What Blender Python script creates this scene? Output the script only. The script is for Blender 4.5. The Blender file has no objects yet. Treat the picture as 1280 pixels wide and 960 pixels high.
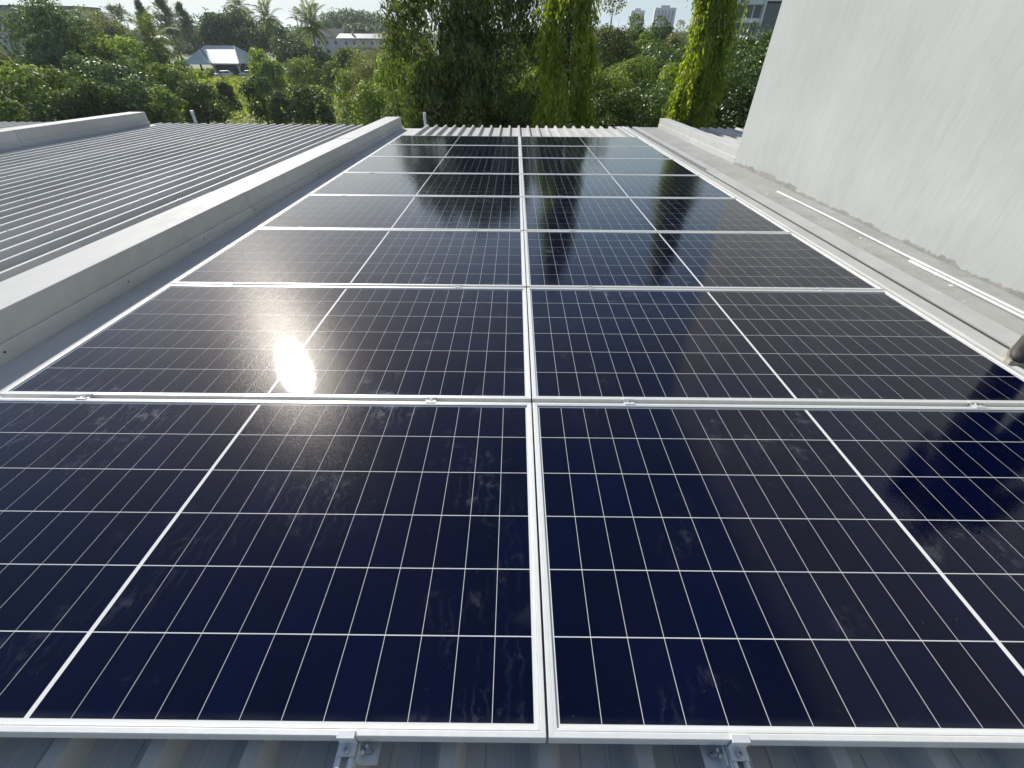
import bpy, math, random
import numpy as np
from mathutils import Matrix, Vector

scene = bpy.context.scene
C = scene.collection

# ------------------------------------------------------------------ camera, sky, sun, exposure
ROOF_H = 9.0                       # height of the front edge of the panels above the ground
TILT = math.radians(2.5)           # the roof falls away from the camera
RF = Matrix.Translation((0, 0, ROOF_H)) @ Matrix.Rotation(-TILT, 4, 'X')

cam_data = bpy.data.cameras.new('camera')
cam = bpy.data.objects.new('camera', cam_data)
C.objects.link(cam)
cam_data.sensor_width = 36.0
cam_data.lens = 15.286
cam_data.clip_start = 0.02
cam_data.clip_end = 6000
cam.matrix_world = Matrix((
    (0.999954, -0.0093397, 0.0021559, -0.08122),
    (0.0075632, 0.6306095, -0.7760634, -0.24352),
    (0.0058887, 0.7760441, 0.6306512, 10.16896),
    (0, 0, 0, 1)))
scene.camera = cam

SUN_EL = math.radians(28.7)
SUN_AZ = math.radians(30.7)        # to the left of straight ahead (+Y)
world = bpy.data.worlds.new('World')
scene.world = world
world.use_nodes = True
wn = world.node_tree.nodes
wl = world.node_tree.links
for n in list(wn):
    wn.remove(n)
sky = wn.new('ShaderNodeTexSky')
sky.sky_type = 'NISHITA'
sky.sun_disc = False
sky.sun_elevation = SUN_EL
sky.sun_rotation = -SUN_AZ
sky.air_density = 1.0
sky.dust_density = 0.6
sky.ozone_density = 1.0
sky.altitude = 0
bg = wn.new('ShaderNodeBackground')
bg.inputs['Strength'].default_value = 0.105
wo = wn.new('ShaderNodeOutputWorld')
# humid air: the blue is washed out everywhere and the horizon is white all the way round
hsv = wn.new('ShaderNodeHueSaturation')
hsv.inputs['Saturation'].default_value = 1.04
wl.new(sky.outputs[0], hsv.inputs['Color'])
wtc = wn.new('ShaderNodeTexCoord')
wsep = wn.new('ShaderNodeSeparateXYZ')
wl.new(wtc.outputs['Generated'], wsep.inputs[0])
wabs = wn.new('ShaderNodeMath')
wabs.operation = 'ABSOLUTE'
wl.new(wsep.outputs['Z'], wabs.inputs[0])
wrm = wn.new('ShaderNodeMapRange')
wrm.interpolation_type = 'SMOOTHSTEP'
wrm.inputs['From Min'].default_value = 0.0
wrm.inputs['From Max'].default_value = 0.18
wrm.inputs['To Min'].default_value = 0.92
wrm.inputs['To Max'].default_value = 0.0
wl.new(wabs.outputs[0], wrm.inputs['Value'])
wmix = wn.new('ShaderNodeMix')
wmix.data_type = 'RGBA'
wmix.inputs[7].default_value = (3.4, 4.7, 5.5, 1)
wl.new(wrm.outputs[0], wmix.inputs[0])
wl.new(hsv.outputs[0], wmix.inputs[6])
# thin broken cloud over the whole sky, seen mainly mirrored in the panels
wadd = wn.new('ShaderNodeMath'); wadd.operation = 'ADD'; wadd.inputs[1].default_value = 0.12
wl.new(wabs.outputs[0], wadd.inputs[0])
wdiv = wn.new('ShaderNodeVectorMath'); wdiv.operation = 'DIVIDE'
wcmb = wn.new('ShaderNodeCombineXYZ')
for i_ in range(3):
    wl.new(wadd.outputs[0], wcmb.inputs[i_])
wl.new(wtc.outputs['Generated'], wdiv.inputs[0])
wl.new(wcmb.outputs[0], wdiv.inputs[1])
wnz = wn.new('ShaderNodeTexNoise')
wnz.inputs['Scale'].default_value = 1.05
wnz.inputs['Detail'].default_value = 7
wnz.inputs['Roughness'].default_value = 0.55
wl.new(wdiv.outputs[0], wnz.inputs['Vector'])
wcr = wn.new('ShaderNodeMapRange')
wcr.interpolation_type = 'SMOOTHSTEP'
wcr.inputs['From Min'].default_value = 0.46
wcr.inputs['From Max'].default_value = 0.70
wcr.inputs['To Min'].default_value = 0.0
wcr.inputs['To Max'].default_value = 0.32
wl.new(wnz.outputs['Fac'], wcr.inputs['Value'])
wcl = wn.new('ShaderNodeMix')
wcl.data_type = 'RGBA'
wcl.inputs[7].default_value = (6.6, 6.6, 6.6, 1)
wl.new(wcr.outputs[0], wcl.inputs[0])
wl.new(wmix.outputs[2], wcl.inputs[6])
wl.new(wcl.outputs[2], bg.inputs[0])
wl.new(bg.outputs[0], wo.inputs[0])

sun_data = bpy.data.lights.new('sun', 'SUN')
sun_data.energy = 4.8
sun_data.angle = math.radians(0.53)
sun_data.color = (1.0, 0.96, 0.895)
sun = bpy.data.objects.new('sun', sun_data)
C.objects.link(sun)
sdir = Vector((-math.sin(SUN_AZ) * math.cos(SUN_EL), math.cos(SUN_AZ) * math.cos(SUN_EL), math.sin(SUN_EL)))
sun.rotation_euler = sdir.to_track_quat('Z', 'Y').to_euler()
sun.location = sdir * 60

vs = scene.view_settings
vs.view_transform = 'Standard'
vs.look = 'None'
vs.gamma = 1.0
vs.exposure = 0.3
vs.use_curve_mapping = False
scene.cycles.max_bounces = 10
scene.cycles.transparent_max_bounces = 12

# ------------------------------------------------------------------ materials
def nt(name):
    m = bpy.data.materials.new(name)
    m.use_nodes = True
    t = m.node_tree
    for n in list(t.nodes):
        t.nodes.remove(n)
    out = t.nodes.new('ShaderNodeOutputMaterial')
    return m, t.nodes, t.links, out

def setv(node, **kw):
    for k, v in kw.items():
        node.inputs[k.replace('_', ' ')].default_value = v

def noise(N, L, vec, scale, detail=4, rough=0.55, sc=None):
    t = N.new('ShaderNodeTexNoise')
    t.inputs['Scale'].default_value = scale
    t.inputs['Detail'].default_value = detail
    t.inputs['Roughness'].default_value = rough
    if sc is not None:
        mp = N.new('ShaderNodeMapping')
        mp.inputs['Scale'].default_value = sc[0]
        mp.inputs['Rotation'].default_value = sc[1]
        L.new(vec, mp.inputs[0])
        vec = mp.outputs[0]
    L.new(vec, t.inputs['Vector'])
    return t.outputs['Fac']

def ramp(N, L, fac, stops):
    r = N.new('ShaderNodeValToRGB')
    els = r.color_ramp.elements
    while len(els) < len(stops):
        els.new(0.5)
    for e, (p, c) in zip(els, stops):
        e.position = p
        e.color = (c[0], c[1], c[2], 1) if not isinstance(c, float) else (c, c, c, 1)
    L.new(fac, r.inputs[0])
    return r.outputs[0]

def math_n(N, L, op, a, b=None, c=None):
    n = N.new('ShaderNodeMath')
    n.operation = op
    for i, v in enumerate((a, b, c)):
        if v is None:
            continue
        if isinstance(v, (int, float)):
            n.inputs[i].default_value = v
        else:
            L.new(v, n.inputs[i])
    return n.outputs[0]

def simple(name, col, rough=0.5, metal=0.0, var=0.0, scale=4.0, bump=0.0, bscale=60.0, spec=0.5):
    m, N, L, out = nt(name)
    p = N.new('ShaderNodeBsdfPrincipled')
    setv(p, Roughness=rough, Metallic=metal)
    p.inputs['Specular IOR Level'].default_value = spec
    tc = N.new('ShaderNodeTexCoord')
    if var > 0:
        f = noise(N, L, tc.outputs['Object'], scale, 6)
        a = tuple(max(0, x * (1 - var)) for x in col)
        b = tuple(x * (1 + var) for x in col)
        L.new(ramp(N, L, f, [(0.3, a), (0.7, b)]), p.inputs['Base Color'])
    else:
        p.inputs['Base Color'].default_value = (*col, 1)
    if bump > 0:
        f = noise(N, L, tc.outputs['Object'], bscale, 5)
        b = N.new('ShaderNodeBump')
        setv(b, Strength=bump, Distance=0.01)
        L.new(f, b.inputs['Height'])
        L.new(b.outputs[0], p.inputs['Normal'])
    L.new(p.outputs[0], out.inputs[0])
    return m

def leaf_mat(name, a, b, trans=0.4, gloss=0.045, rough=0.45):
    """leaf: diffuse reflection plus light let through, tint varies leaf by leaf"""
    m, N, L, out = nt(name)
    at = N.new('ShaderNodeAttribute')
    at.attribute_name = 'tint'
    a, b = tuple(c * q for c, q in zip(a, (1.7, 1.6, 1.3))), tuple(c * q for c, q in zip(b, (3.0, 2.8, 2.2)))
    col = ramp(N, L, at.outputs['Fac'], [(0.0, a), (1.0, b)])
    d = N.new('ShaderNodeBsdfDiffuse')
    L.new(col, d.inputs[0])
    t = N.new('ShaderNodeBsdfTranslucent')
    hs = N.new('ShaderNodeHueSaturation')
    setv(hs, Hue=0.492, Saturation=1.1, Value=1.5)
    L.new(col, hs.inputs['Color'])
    L.new(hs.outputs[0], t.inputs[0])
    mx = N.new('ShaderNodeMixShader')
    mx.inputs[0].default_value = trans
    L.new(d.outputs[0], mx.inputs[1])
    L.new(t.outputs[0], mx.inputs[2])
    g = N.new('ShaderNodeBsdfGlossy')
    g.inputs['Roughness'].default_value = rough
    m2 = N.new('ShaderNodeMixShader')
    m2.inputs[0].default_value = gloss
    L.new(mx.outputs[0], m2.inputs[1])
    L.new(g.outputs[0], m2.inputs[2])
    L.new(m2.outputs[0], out.inputs[0])
    return m

def make_steel():
    m, N, L, out = nt('painted_steel')
    p = N.new('ShaderNodeBsdfPrincipled')
    tc = N.new('ShaderNodeTexCoord')
    ge = N.new('ShaderNodeNewGeometry')
    f1 = noise(N, L, ge.outputs['Position'], 1.3, 6, 0.6, ((1.6, 0.35, 1), (0, 0, 0)))
    f2 = noise(N, L, ge.outputs['Position'], 14.0, 8, 0.75, ((1, 0.5, 1), (0, 0, 0)))
    f = math_n(N, L, 'ADD', math_n(N, L, 'MULTIPLY', f1, 0.6), math_n(N, L, 'MULTIPLY', f2, 0.4))
    oi = N.new('ShaderNodeObjectInfo')
    hv = N.new('ShaderNodeHueSaturation')
    L.new(math_n(N, L, 'ADD', math_n(N, L, 'MULTIPLY', oi.outputs['Random'], 0.16), 0.92), hv.inputs['Value'])
    L.new(ramp(N, L, f, [(0.34, (0.40, 0.395, 0.38)), (0.5, (0.49, 0.485, 0.465)), (0.66, (0.57, 0.56, 0.54))]), hv.inputs['Color'])
    L.new(hv.outputs[0], p.inputs['Base Color'])
    L.new(ramp(N, L, f2, [(0.3, 0.6), (0.7, 0.75)]), p.inputs['Roughness'])
    p.inputs['Specular IOR Level'].default_value = 0.15
    b = N.new('ShaderNodeBump')
    setv(b, Strength=0.10, Distance=0.01)
    L.new(f2, b.inputs['Height'])
    L.new(b.outputs[0], p.inputs['Normal'])
    L.new(p.outputs[0], out.inputs[0])
    return m

def make_glass():
    """solar glass: faintly textured, reflects by Fresnel, lets the rest through; smears and dust on top"""
    m, N, L, out = nt('solar_glass')
    tc = N.new('ShaderNodeTexCoord')
    ge = N.new('ShaderNodeNewGeometry')
    pos = ge.outputs['Position']
    nf = noise(N, L, pos, 240, 1, 0.5)
    b = N.new('ShaderNodeBump')
    setv(b, Strength=0.06, Distance=0.001)
    L.new(nf, b.inputs['Height'])
    fr = N.new('ShaderNodeFresnel')
    # the node inverts the index seen from below, so hand it the inverse there: a thin pane has no total reflection
    L.new(math_n(N, L, 'ADD', math_n(N, L, 'MULTIPLY', ge.outputs['Backfacing'], 1 / 1.31 - 1.31), 1.31), fr.inputs['IOR'])
    tr = N.new('ShaderNodeBsdfTransparent')
    ga = N.new('ShaderNodeBsdfGlossy')
    ga.distribution = 'BECKMANN'
    ga.inputs['Roughness'].default_value = 0.104
    ga.inputs['Color'].default_value = (0.97, 0.97, 0.97, 1)
    L.new(b.outputs[0], ga.inputs['Normal'])
    gb = N.new('ShaderNodeBsdfGlossy')
    gb.inputs['Roughness'].default_value = 0.20
    gb.inputs['Color'].default_value = (1.0, 0.94, 0.87, 1)
    b2 = N.new('ShaderNodeBump')
    setv(b2, Strength=0.45, Distance=0.001)
    L.new(nf, b2.inputs['Height'])
    L.new(b2.outputs[0], gb.inputs['Normal'])
    gm = N.new('ShaderNodeMixShader')
    gm.inputs[0].default_value = 0.09
    L.new(ga.outputs[0], gm.inputs[1])
    L.new(gb.outputs[0], gm.inputs[2])
    mx = N.new('ShaderNodeMixShader')
    L.new(fr.outputs[0], mx.inputs[0])
    L.new(tr.outputs[0], mx.inputs[1])
    L.new(gm.outputs[0], mx.inputs[2])
    # smears: wiped streaks gathered in patches, and fine specks
    patch = ramp(N, L, noise(N, L, pos, 2.6, 3), [(0.50, 0.0), (0.64, 1.0)])
    wob = noise(N, L, pos, 5.0, 2)
    wv = N.new('ShaderNodeTexWave')
    wv.inputs['Scale'].default_value = 9
    wv.inputs['Distortion'].default_value = 9
    wv.inputs['Detail'].default_value = 4
    wv.inputs['Detail Scale'].default_value = 1.6
    L.new(pos, wv.inputs['Vector'])
    st = ramp(N, L, wv.outputs['Fac'], [(0.72, 0.0), (0.98, 1.0)])
    sm = ramp(N, L, noise(N, L, pos, 14, 6, 0.7), [(0.55, 0.0), (0.75, 1.0)])
    spk = ramp(N, L, noise(N, L, pos, 95, 2, 0.5), [(0.74, 0.0), (0.79, 1.0)])
    a = math_n(N, L, 'MULTIPLY', patch, math_n(N, L, 'ADD', math_n(N, L, 'MULTIPLY', st, 0.12), sm))
    # hands grip the panels at their long edges: most smears sit there
    sy = N.new('ShaderNodeSeparateXYZ')
    L.new(tc.outputs['Object'], sy.inputs[0])
    ed = math_n(N, L, 'ABSOLUTE', math_n(N, L, 'SUBTRACT', sy.outputs['Y'], 0.567))
    edm = ramp(N, L, ed, [(0.36, 0.40), (0.50, 1.0)])
    a = math_n(N, L, 'MULTIPLY', math_n(N, L, 'MULTIPLY', a, edm), 0.24)
    a = math_n(N, L, 'ADD', a, math_n(N, L, 'MULTIPLY', spk, 0.06))
    a = math_n(N, L, 'ADD', a, 0.0006)
    # dust washed down against the frame, uneven along it
    dst = math_n(N, L, 'MULTIPLY', ramp(N, L, ed, [(0.525, 0.0), (0.552, 1.0)]), ramp(N, L, noise(N, L, pos, 9, 4, 0.6), [(0.35, 0.15), (0.7, 1.0)]))
    a = math_n(N, L, 'ADD', a, math_n(N, L, 'MULTIPLY', dst, 0.05))
    df = N.new('ShaderNodeBsdfDiffuse')
    df.inputs[0].default_value = (0.62, 0.66, 0.68, 1)
    m2 = N.new('ShaderNodeMixShader')
    L.new(a, m2.inputs[0])
    L.new(mx.outputs[0], m2.inputs[1])
    L.new(df.outputs[0], m2.inputs[2])
    L.new(m2.outputs[0], out.inputs[0])
    return m

def make_cell():
    m, N, L, out = nt('silicon_cell')
    p = N.new('ShaderNodeBsdfPrincipled')
    oi = N.new('ShaderNodeObjectInfo')
    ge = N.new('ShaderNodeNewGeometry')
    f = noise(N, L, ge.outputs['Position'], 3.0, 3)
    s = math_n(N, L, 'ADD', math_n(N, L, 'MULTIPLY', oi.outputs['Random'], 0.5), math_n(N, L, 'MULTIPLY', f, 0.5))
    L.new(ramp(N, L, s, [(0.2, (0.0004, 0.0014, 0.0115)), (0.8, (0.0006, 0.0022, 0.0190))]), p.inputs['Base Color'])
    setv(p, Roughness=0.5)
    p.inputs['Specular IOR Level'].default_value = 0.0
    L.new(p.outputs[0], out.inputs[0])
    return m

def make_plaster():
    m, N, L, out = nt('painted_plaster')
    p = N.new('ShaderNodeBsdfPrincipled')
    tc = N.new('ShaderNodeTexCoord')
    o = tc.outputs['Object']
    big = noise(N, L, o, 0.9, 5, 0.6)
    mid = noise(N, L, o, 5.0, 6, 0.65, ((1, 1.8, 0.5), (0.6, 0, 0)))
    col = ramp(N, L, math_n(N, L, 'ADD', math_n(N, L, 'MULTIPLY', big, 0.6), math_n(N, L, 'MULTIPLY', mid, 0.4)),
               [(0.32, (0.40, 0.416, 0.392)), (0.5, (0.455, 0.472, 0.446)), (0.68, (0.50, 0.515, 0.487))])
    # ragged lower edge of the paint, bare cement upstand below
    sx = N.new('ShaderNodeSeparateXYZ')
    L.new(o, sx.inputs[0])
    hgt = math_n(N, L, 'ADD', sx.outputs['Z'], math_n(N, L, 'MULTIPLY', sx.outputs['Y'], math.tan(TILT)))
    e1 = noise(N, L, o, 3.0, 5, 0.6)
    e2 = noise(N, L, o, 16.0, 5, 0.7)
    edge = math_n(N, L, 'ADD', math_n(N, L, 'MULTIPLY', e1, 0.13), math_n(N, L, 'MULTIPLY', e2, 0.09))
    d = math_n(N, L, 'SUBTRACT', hgt, edge)
    d = math_n(N, L, 'SUBTRACT', d, math_n(N, L, 'MULTIPLY', math_n(N, L, 'LESS_THAN', math_n(N, L, 'ABSOLUTE', math_n(N, L, 'SUBTRACT', sx.outputs['Y'], 6.2)), 0.75), 0.035))
    mask = ramp(N, L, math_n(N, L, 'ADD', d, 0.5), [(0.284, 0.0), (0.292, 1.0)])
    cem = ramp(N, L, noise(N, L, o, 7, 6, 0.65), [(0.3, (0.24, 0.235, 0.22)), (0.7, (0.36, 0.35, 0.33))])
    mc = N.new('ShaderNodeMix')
    mc.data_type = 'RGBA'
    L.new(mask, mc.inputs[0])
    L.new(cem, mc.inputs[6])
    L.new(col, mc.inputs[7])
    L.new(mc.outputs[2], p.inputs['Base Color'])
    setv(p, Roughness=0.72)
    p.inputs['Specular IOR Level'].default_value = 0.25
    strokes = noise(N, L, o, 8.0, 6, 0.6, ((1, 2.6, 0.55), (0.55, 0, 0)))
    lump = noise(N, L, o, 2.2, 4, 0.5)
    fine = noise(N, L, o, 70, 4, 0.6)
    h = math_n(N, L, 'ADD', math_n(N, L, 'MULTIPLY', strokes, 0.7), math_n(N, L, 'MULTIPLY', fine, 0.12))
    h = math_n(N, L, 'ADD', h, math_n(N, L, 'MULTIPLY', lump, 1.2))
    h = math_n(N, L, 'ADD', h, math_n(N, L, 'MULTIPLY', mask, 0.35))
    b = N.new('ShaderNodeBump')
    setv(b, Strength=0.16, Distance=0.02)
    L.new(h, b.inputs['Height'])
    L.new(b.outputs[0], p.inputs['Normal'])
    L.new(p.outputs[0], out.inputs[0])
    return m

def make_cement():
    m, N, L, out = nt('weathered_cement')
    p = N.new('ShaderNodeBsdfPrincipled')
    ge = N.new('ShaderNodeNewGeometry')
    o = ge.outputs['Position']
    f = math_n(N, L, 'ADD', math_n(N, L, 'MULTIPLY', noise(N, L, o, 2.2, 6, 0.65), 0.6), math_n(N, L, 'MULTIPLY', noise(N, L, o, 14, 5, 0.7), 0.4))
    L.new(ramp(N, L, f, [(0.3, (0.24, 0.235, 0.215)), (0.5, (0.33, 0.325, 0.305)), (0.7, (0.40, 0.39, 0.365))]), p.inputs['Base Color'])
    setv(p, Roughness=0.8)
    b = N.new('ShaderNodeBump')
    setv(b, Strength=0.3, Distance=0.006)
    L.new(noise(N, L, o, 45, 5, 0.7), b.inputs['Height'])
    L.new(b.outputs[0], p.inputs['Normal'])
    L.new(p.outputs[0], out.inputs[0])
    return m

def make_ground():
    m, N, L, out = nt('grassy_ground')
    p = N.new('ShaderNodeBsdfPrincipled')
    ge = N.new('ShaderNodeNewGeometry')
    o = ge.outputs['Position']
    f = math_n(N, L, 'ADD', math_n(N, L, 'MULTIPLY', noise(N, L, o, 0.06, 6, 0.65), 0.6), math_n(N, L, 'MULTIPLY', noise(N, L, o, 1.1, 5, 0.7), 0.4))
    L.new(ramp(N, L, f, [(0.3, (0.03, 0.05, 0.012)), (0.5, (0.07, 0.10, 0.022)), (0.7, (0.11, 0.12, 0.035))]), p.inputs['Base Color'])
    setv(p, Roughness=0.9)
    L.new(p.outputs[0], out.inputs[0])
    return m

M = dict(
    steel=make_steel(), glass=make_glass(), cell=make_cell(), plaster=make_plaster(), cement=make_cement(), ground=make_ground(),
    paleflash=simple('pale_weathered_flashing', (0.42, 0.42, 0.40), 0.65, var=0.12, scale=3.0, bump=0.15),
    alu=simple('anodised_aluminium', (0.72, 0.72, 0.70), 0.42, 0.25, 0.05, 30, 0.05, 200),
    backsheet=simple('white_backsheet', (0.70, 0.70, 0.69), 0.9, spec=0.0),
    zinc=simple('zinc_plated_steel', (0.68, 0.70, 0.70), 0.4, 0.3, 0.08, 25),
    bolt=simple('stainless_bolt', (0.5, 0.5, 0.5), 0.3, 0.9),
    rubber=simple('black_rubber', (0.02, 0.02, 0.02), 0.6, bump=0.2),
    pvc=simple('white_plastic_pipe', (0.60, 0.61, 0.60), 0.5, var=0.08),
    sealant=simple('dark_sealant', (0.05, 0.05, 0.05), 0.7),
    wallpaint=simple('cream_wall', (0.5, 0.48, 0.44), 0.8, var=0.08, scale=1.0),
    bark=simple('bark', (0.10, 0.085, 0.065), 0.9, var=0.35, scale=8, bump=0.6, bscale=25),
    palmbark=simple('palm_bark', (0.16, 0.145, 0.12), 0.9, var=0.3, scale=6, bump=0.5),
    trousers=simple('black_trousers', (0.012, 0.012, 0.014), 0.85, bump=0.3, bscale=120),
    shirt=simple('dark_shirt', (0.018, 0.018, 0.022), 0.85, bump=0.3, bscale=120),
    skin=simple('skin', (0.33, 0.19, 0.12), 0.5),
    hair=simple('black_hair', (0.012, 0.010, 0.009), 0.5),
    shoe=simple('worn_dark_shoe', (0.035, 0.032, 0.028), 0.6, var=0.6, scale=30, bump=0.4),
    sole=simple('pale_sole', (0.35, 0.32, 0.26), 0.7, var=0.3, scale=30),
    hiproof=simple('pale_grey_roofing', (0.52, 0.55, 0.54), 0.45, var=0.12, scale=0.8),
    ridge=simple('white_ridge_cap', (0.72, 0.73, 0.72), 0.5),
    darkgrey=simple('dark_grey_finish', (0.20, 0.19, 0.18), 0.8, var=0.2),  # one dark grey for back wall, roofs, balcony slab and mullions
    white=simple('white_paint', (0.75, 0.75, 0.74), 0.5, var=0.05),
    carwhite=simple('white_car_paint', (0.78, 0.78, 0.78), 0.25),
    carsilver=simple('silver_car_paint', (0.45, 0.46, 0.47), 0.28, 0.4),
    carglass=simple('dark_car_glass', (0.015, 0.018, 0.02), 0.08),
    lamp=simple('clear_headlight', (0.6, 0.6, 0.6), 0.1),
    tyre=simple('tyre', (0.02, 0.02, 0.02), 0.8),
    winglass=simple('window_glass', (0.05, 0.065, 0.08), 0.08),
    tinted=simple('tinted_facade_glass', (0.09, 0.11, 0.115), 0.12, var=0.1, scale=0.5),
    pinkwall=simple('pinkish_white_wall', (0.60, 0.55, 0.55), 0.8, var=0.08),
    bluewall=simple('blue_painted_wall', (0.30, 0.42, 0.56), 0.8, var=0.1),
    brownroof=simple('brown_roofing', (0.22, 0.17, 0.15), 0.7, var=0.2),
    greyroof=simple('grey_roofing', (0.22, 0.22, 0.23), 0.55, var=0.15),
    tower=simple('pale_tower_concrete', (0.55, 0.56, 0.58), 0.8),
    pole=simple('weathered_timber_pole', (0.09, 0.08, 0.07), 0.9, var=0.3),
    concrete=simple('yard_concrete', (0.33, 0.32, 0.30), 0.85, var=0.15, scale=0.6),
    fleck=simple('pale_paint_fleck', (0.72, 0.73, 0.69), 0.8),
)
LEAF = {
    'conifer': leaf_mat('conifer_leaf', (0.05, 0.075, 0.055), (0.09, 0.12, 0.08), 0.45),
    'wispy': leaf_mat('feathery_leaf', (0.05, 0.07, 0.045), (0.085, 0.10, 0.065), 0.4),
    'far': leaf_mat('far_tree_leaf', (0.03, 0.052, 0.022), (0.07, 0.10, 0.04), 0.35),
    'hill': leaf_mat('hill_tree_leaf', (0.04, 0.065, 0.04), (0.08, 0.11, 0.06), 0.35),
    'loose': leaf_mat('glossy_leaf', (0.022, 0.045, 0.014), (0.065, 0.10, 0.03), 0.3, 0.075, 0.42),
    'fine': leaf_mat('olive_leaf', (0.055, 0.07, 0.025), (0.11, 0.12, 0.045), 0.4),
    'bush': leaf_mat('bush_leaf', (0.04, 0.07, 0.016), (0.095, 0.135, 0.032), 0.42),
    'bright': leaf_mat('fresh_leaf', (0.06, 0.105, 0.02), (0.12, 0.17, 0.035), 0.48),
    'dark': leaf_mat('dark_leaf', (0.018, 0.036, 0.010), (0.05, 0.078, 0.02), 0.32),
    'weep': leaf_mat('drooping_dark_leaf', (0.016, 0.030, 0.008), (0.058, 0.082, 0.020), 0.40, 0.04),
    'sparse': leaf_mat('thin_leaf', (0.03, 0.045, 0.015), (0.07, 0.085, 0.03), 0.35),
    'lime': leaf_mat('lime_leaf', (0.074, 0.114, 0.015), (0.116, 0.152, 0.026), 0.64, 0.03),
    'palm': leaf_mat('palm_leaf', (0.035, 0.06, 0.02), (0.085, 0.11, 0.035), 0.35, 0.04, 0.4),
    'cover': leaf_mat('ground_cover_leaf', (0.08, 0.12, 0.02), (0.125, 0.15, 0.03), 0.5),
}

# ------------------------------------------------------------------ mesh helpers
class MB:
    def __init__(self):
        self.v = []
        self.f = []
    def box(self, x0, x1, y0, y1, z0, z1):
        b = len(self.v)
        self.v += [(x0, y0, z0), (x1, y0, z0), (x1, y1, z0), (x0, y1, z0), (x0, y0, z1), (x1, y0, z1), (x1, y1, z1), (x0, y1, z1)]
        self.f += [tuple(b + i for i in q) for q in ((0, 3, 2, 1), (4, 5, 6, 7), (0, 1, 5, 4), (1, 2, 6, 5), (2, 3, 7, 6), (3, 0, 4, 7))]
        return self
    def poly(self, pts):
        b = len(self.v)
        self.v += [tuple(p) for p in pts]
        self.f.append(tuple(range(b, b + len(pts))))
        return self
    def loft(self, rings, cap=True):
        b = len(self.v)
        n = len(rings[0])
        for r in rings:
            self.v += [tuple(p) for p in r]
        for i in range(len(rings) - 1):
            for j in range(n):
                k = (j + 1) % n
                self.f.append((b + i * n + j, b + i * n + k, b + (i + 1) * n + k, b + (i + 1) * n + j))
        if cap:
            self.f.append(tuple(b + j for j in reversed(range(n))))
            self.f.append(tuple(b + (len(rings) - 1) * n + j for j in range(n)))
        return self
    def tube(self, pts, radii, n=8, cap=True):
        pts = [Vector(p) for p in pts]
        rings = []
        for i, p in enumerate(pts):
            d = (pts[min(i + 1, len(pts) - 1)] - pts[max(i - 1, 0)]).normalized()
            a = d.orthogonal().normalized() if abs(d.z) < 0.9 else d.cross(Vector((0, 1, 0))).normalized()
            bb = d.cross(a)
            r = radii[i] if isinstance(radii, (list, tuple)) else radii
            rings.append([p + (a * math.cos(t) + bb * math.sin(t)) * r for t in (2 * math.pi * k / n for k in range(n))])
        return self.loft(rings, cap)
    def prism(self, prof, y0, y1, axis='y'):
        """closed profile [(x, z)] swept along y (or along x as [(y, z)])"""
        if axis == 'y':
            return self.loft([[(a, y0, b) for a, b in prof], [(a, y1, b) for a, b in prof]])
        return self.loft([[(y0, a, b) for a, b in prof], [(y1, a, b) for a, b in prof]])
    def mesh(self, name, mat, smooth=False):
        me = bpy.data.meshes.new(name)
        me.from_pydata(self.v, [], self.f)
        if mat is not None:
            me.materials.append(mat)
        if smooth:
            me.polygons.foreach_set('use_smooth', [True] * len(me.polygons))
        me.update()
        return me

def obj(name, data, parent=None, loc=(0, 0, 0), rz=0.0):
    o = bpy.data.objects.new(name, data)
    C.objects.link(o)
    o.location = loc
    o.rotation_euler = (0, 0, rz)
    if parent is not None:
        o.parent = parent
    return o

def part(name, mb, mat, parent, loc=(0, 0, 0), smooth=False):
    return obj(name, mb.mesh(name, mat, smooth), parent, loc)

def tag(o, label=None, cat=None, group=None, kind=None):
    if label:
        o['label'] = label
    if cat:
        o['category'] = cat
    if group:
        o['group'] = group
    if kind:
        o['kind'] = kind
    return o

def thing(name, label, cat, loc=(0, 0, 0), rz=0.0, group=None):
    return tag(obj(name, None, None, loc, rz), label, cat, group)

def roof_thing(name, label, cat, loc=(0, 0, 0), rz=0.0, group=None):
    """a thing that stands on the sloping roof; loc in roof coordinates"""
    o = thing(name, label, cat, group=group)
    o.matrix_world = RF @ Matrix.Translation(loc) @ Matrix.Rotation(rz, 4, 'Z')
    return o

def bevel(o, w, seg=2):
    m = o.modifiers.new('bevel', 'BEVEL')
    m.width = w
    m.segments = seg
    m.limit_method = 'ANGLE'
    return o

# ------------------------------------------------------------------ ground
g = MB()
g.poly([(-3000, -600, 0), (3000, -600, 0), (3000, 4500, 0), (-3000, 4500, 0)])
tag(obj('ground', g.mesh('ground', M['ground'])), kind='structure')

# ------------------------------------------------------------------ ribbed metal roofs
PITCH = 0.217
PAN = -0.187
RIB = 0.055
PG = -0.172                         # level the gutter strip is set out from
EAVE = 12.25
def sheet_mesh(y0, y1):
    """one pan with its trapezoidal rib, 0.5 mm thick edge turned down at the eave"""
    prof = [(-0.036, PAN), (-0.0175, PAN + RIB), (0.0175, PAN + RIB), (0.036, PAN),
            (0.080, PAN), (0.083, PAN + 0.003), (0.090, PAN + 0.003), (0.093, PAN),
            (0.138, PAN), (0.141, PAN + 0.003), (0.148, PAN + 0.003), (0.151, PAN), (PITCH - 0.036 + 0.0004, PAN)]
    low = [(x, z - 0.004) for x, z in reversed(prof)]
    m = MB()
    m.prism(prof + low, y0, y1)
    return m.mesh('roof_sheet', M['steel'])

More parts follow.
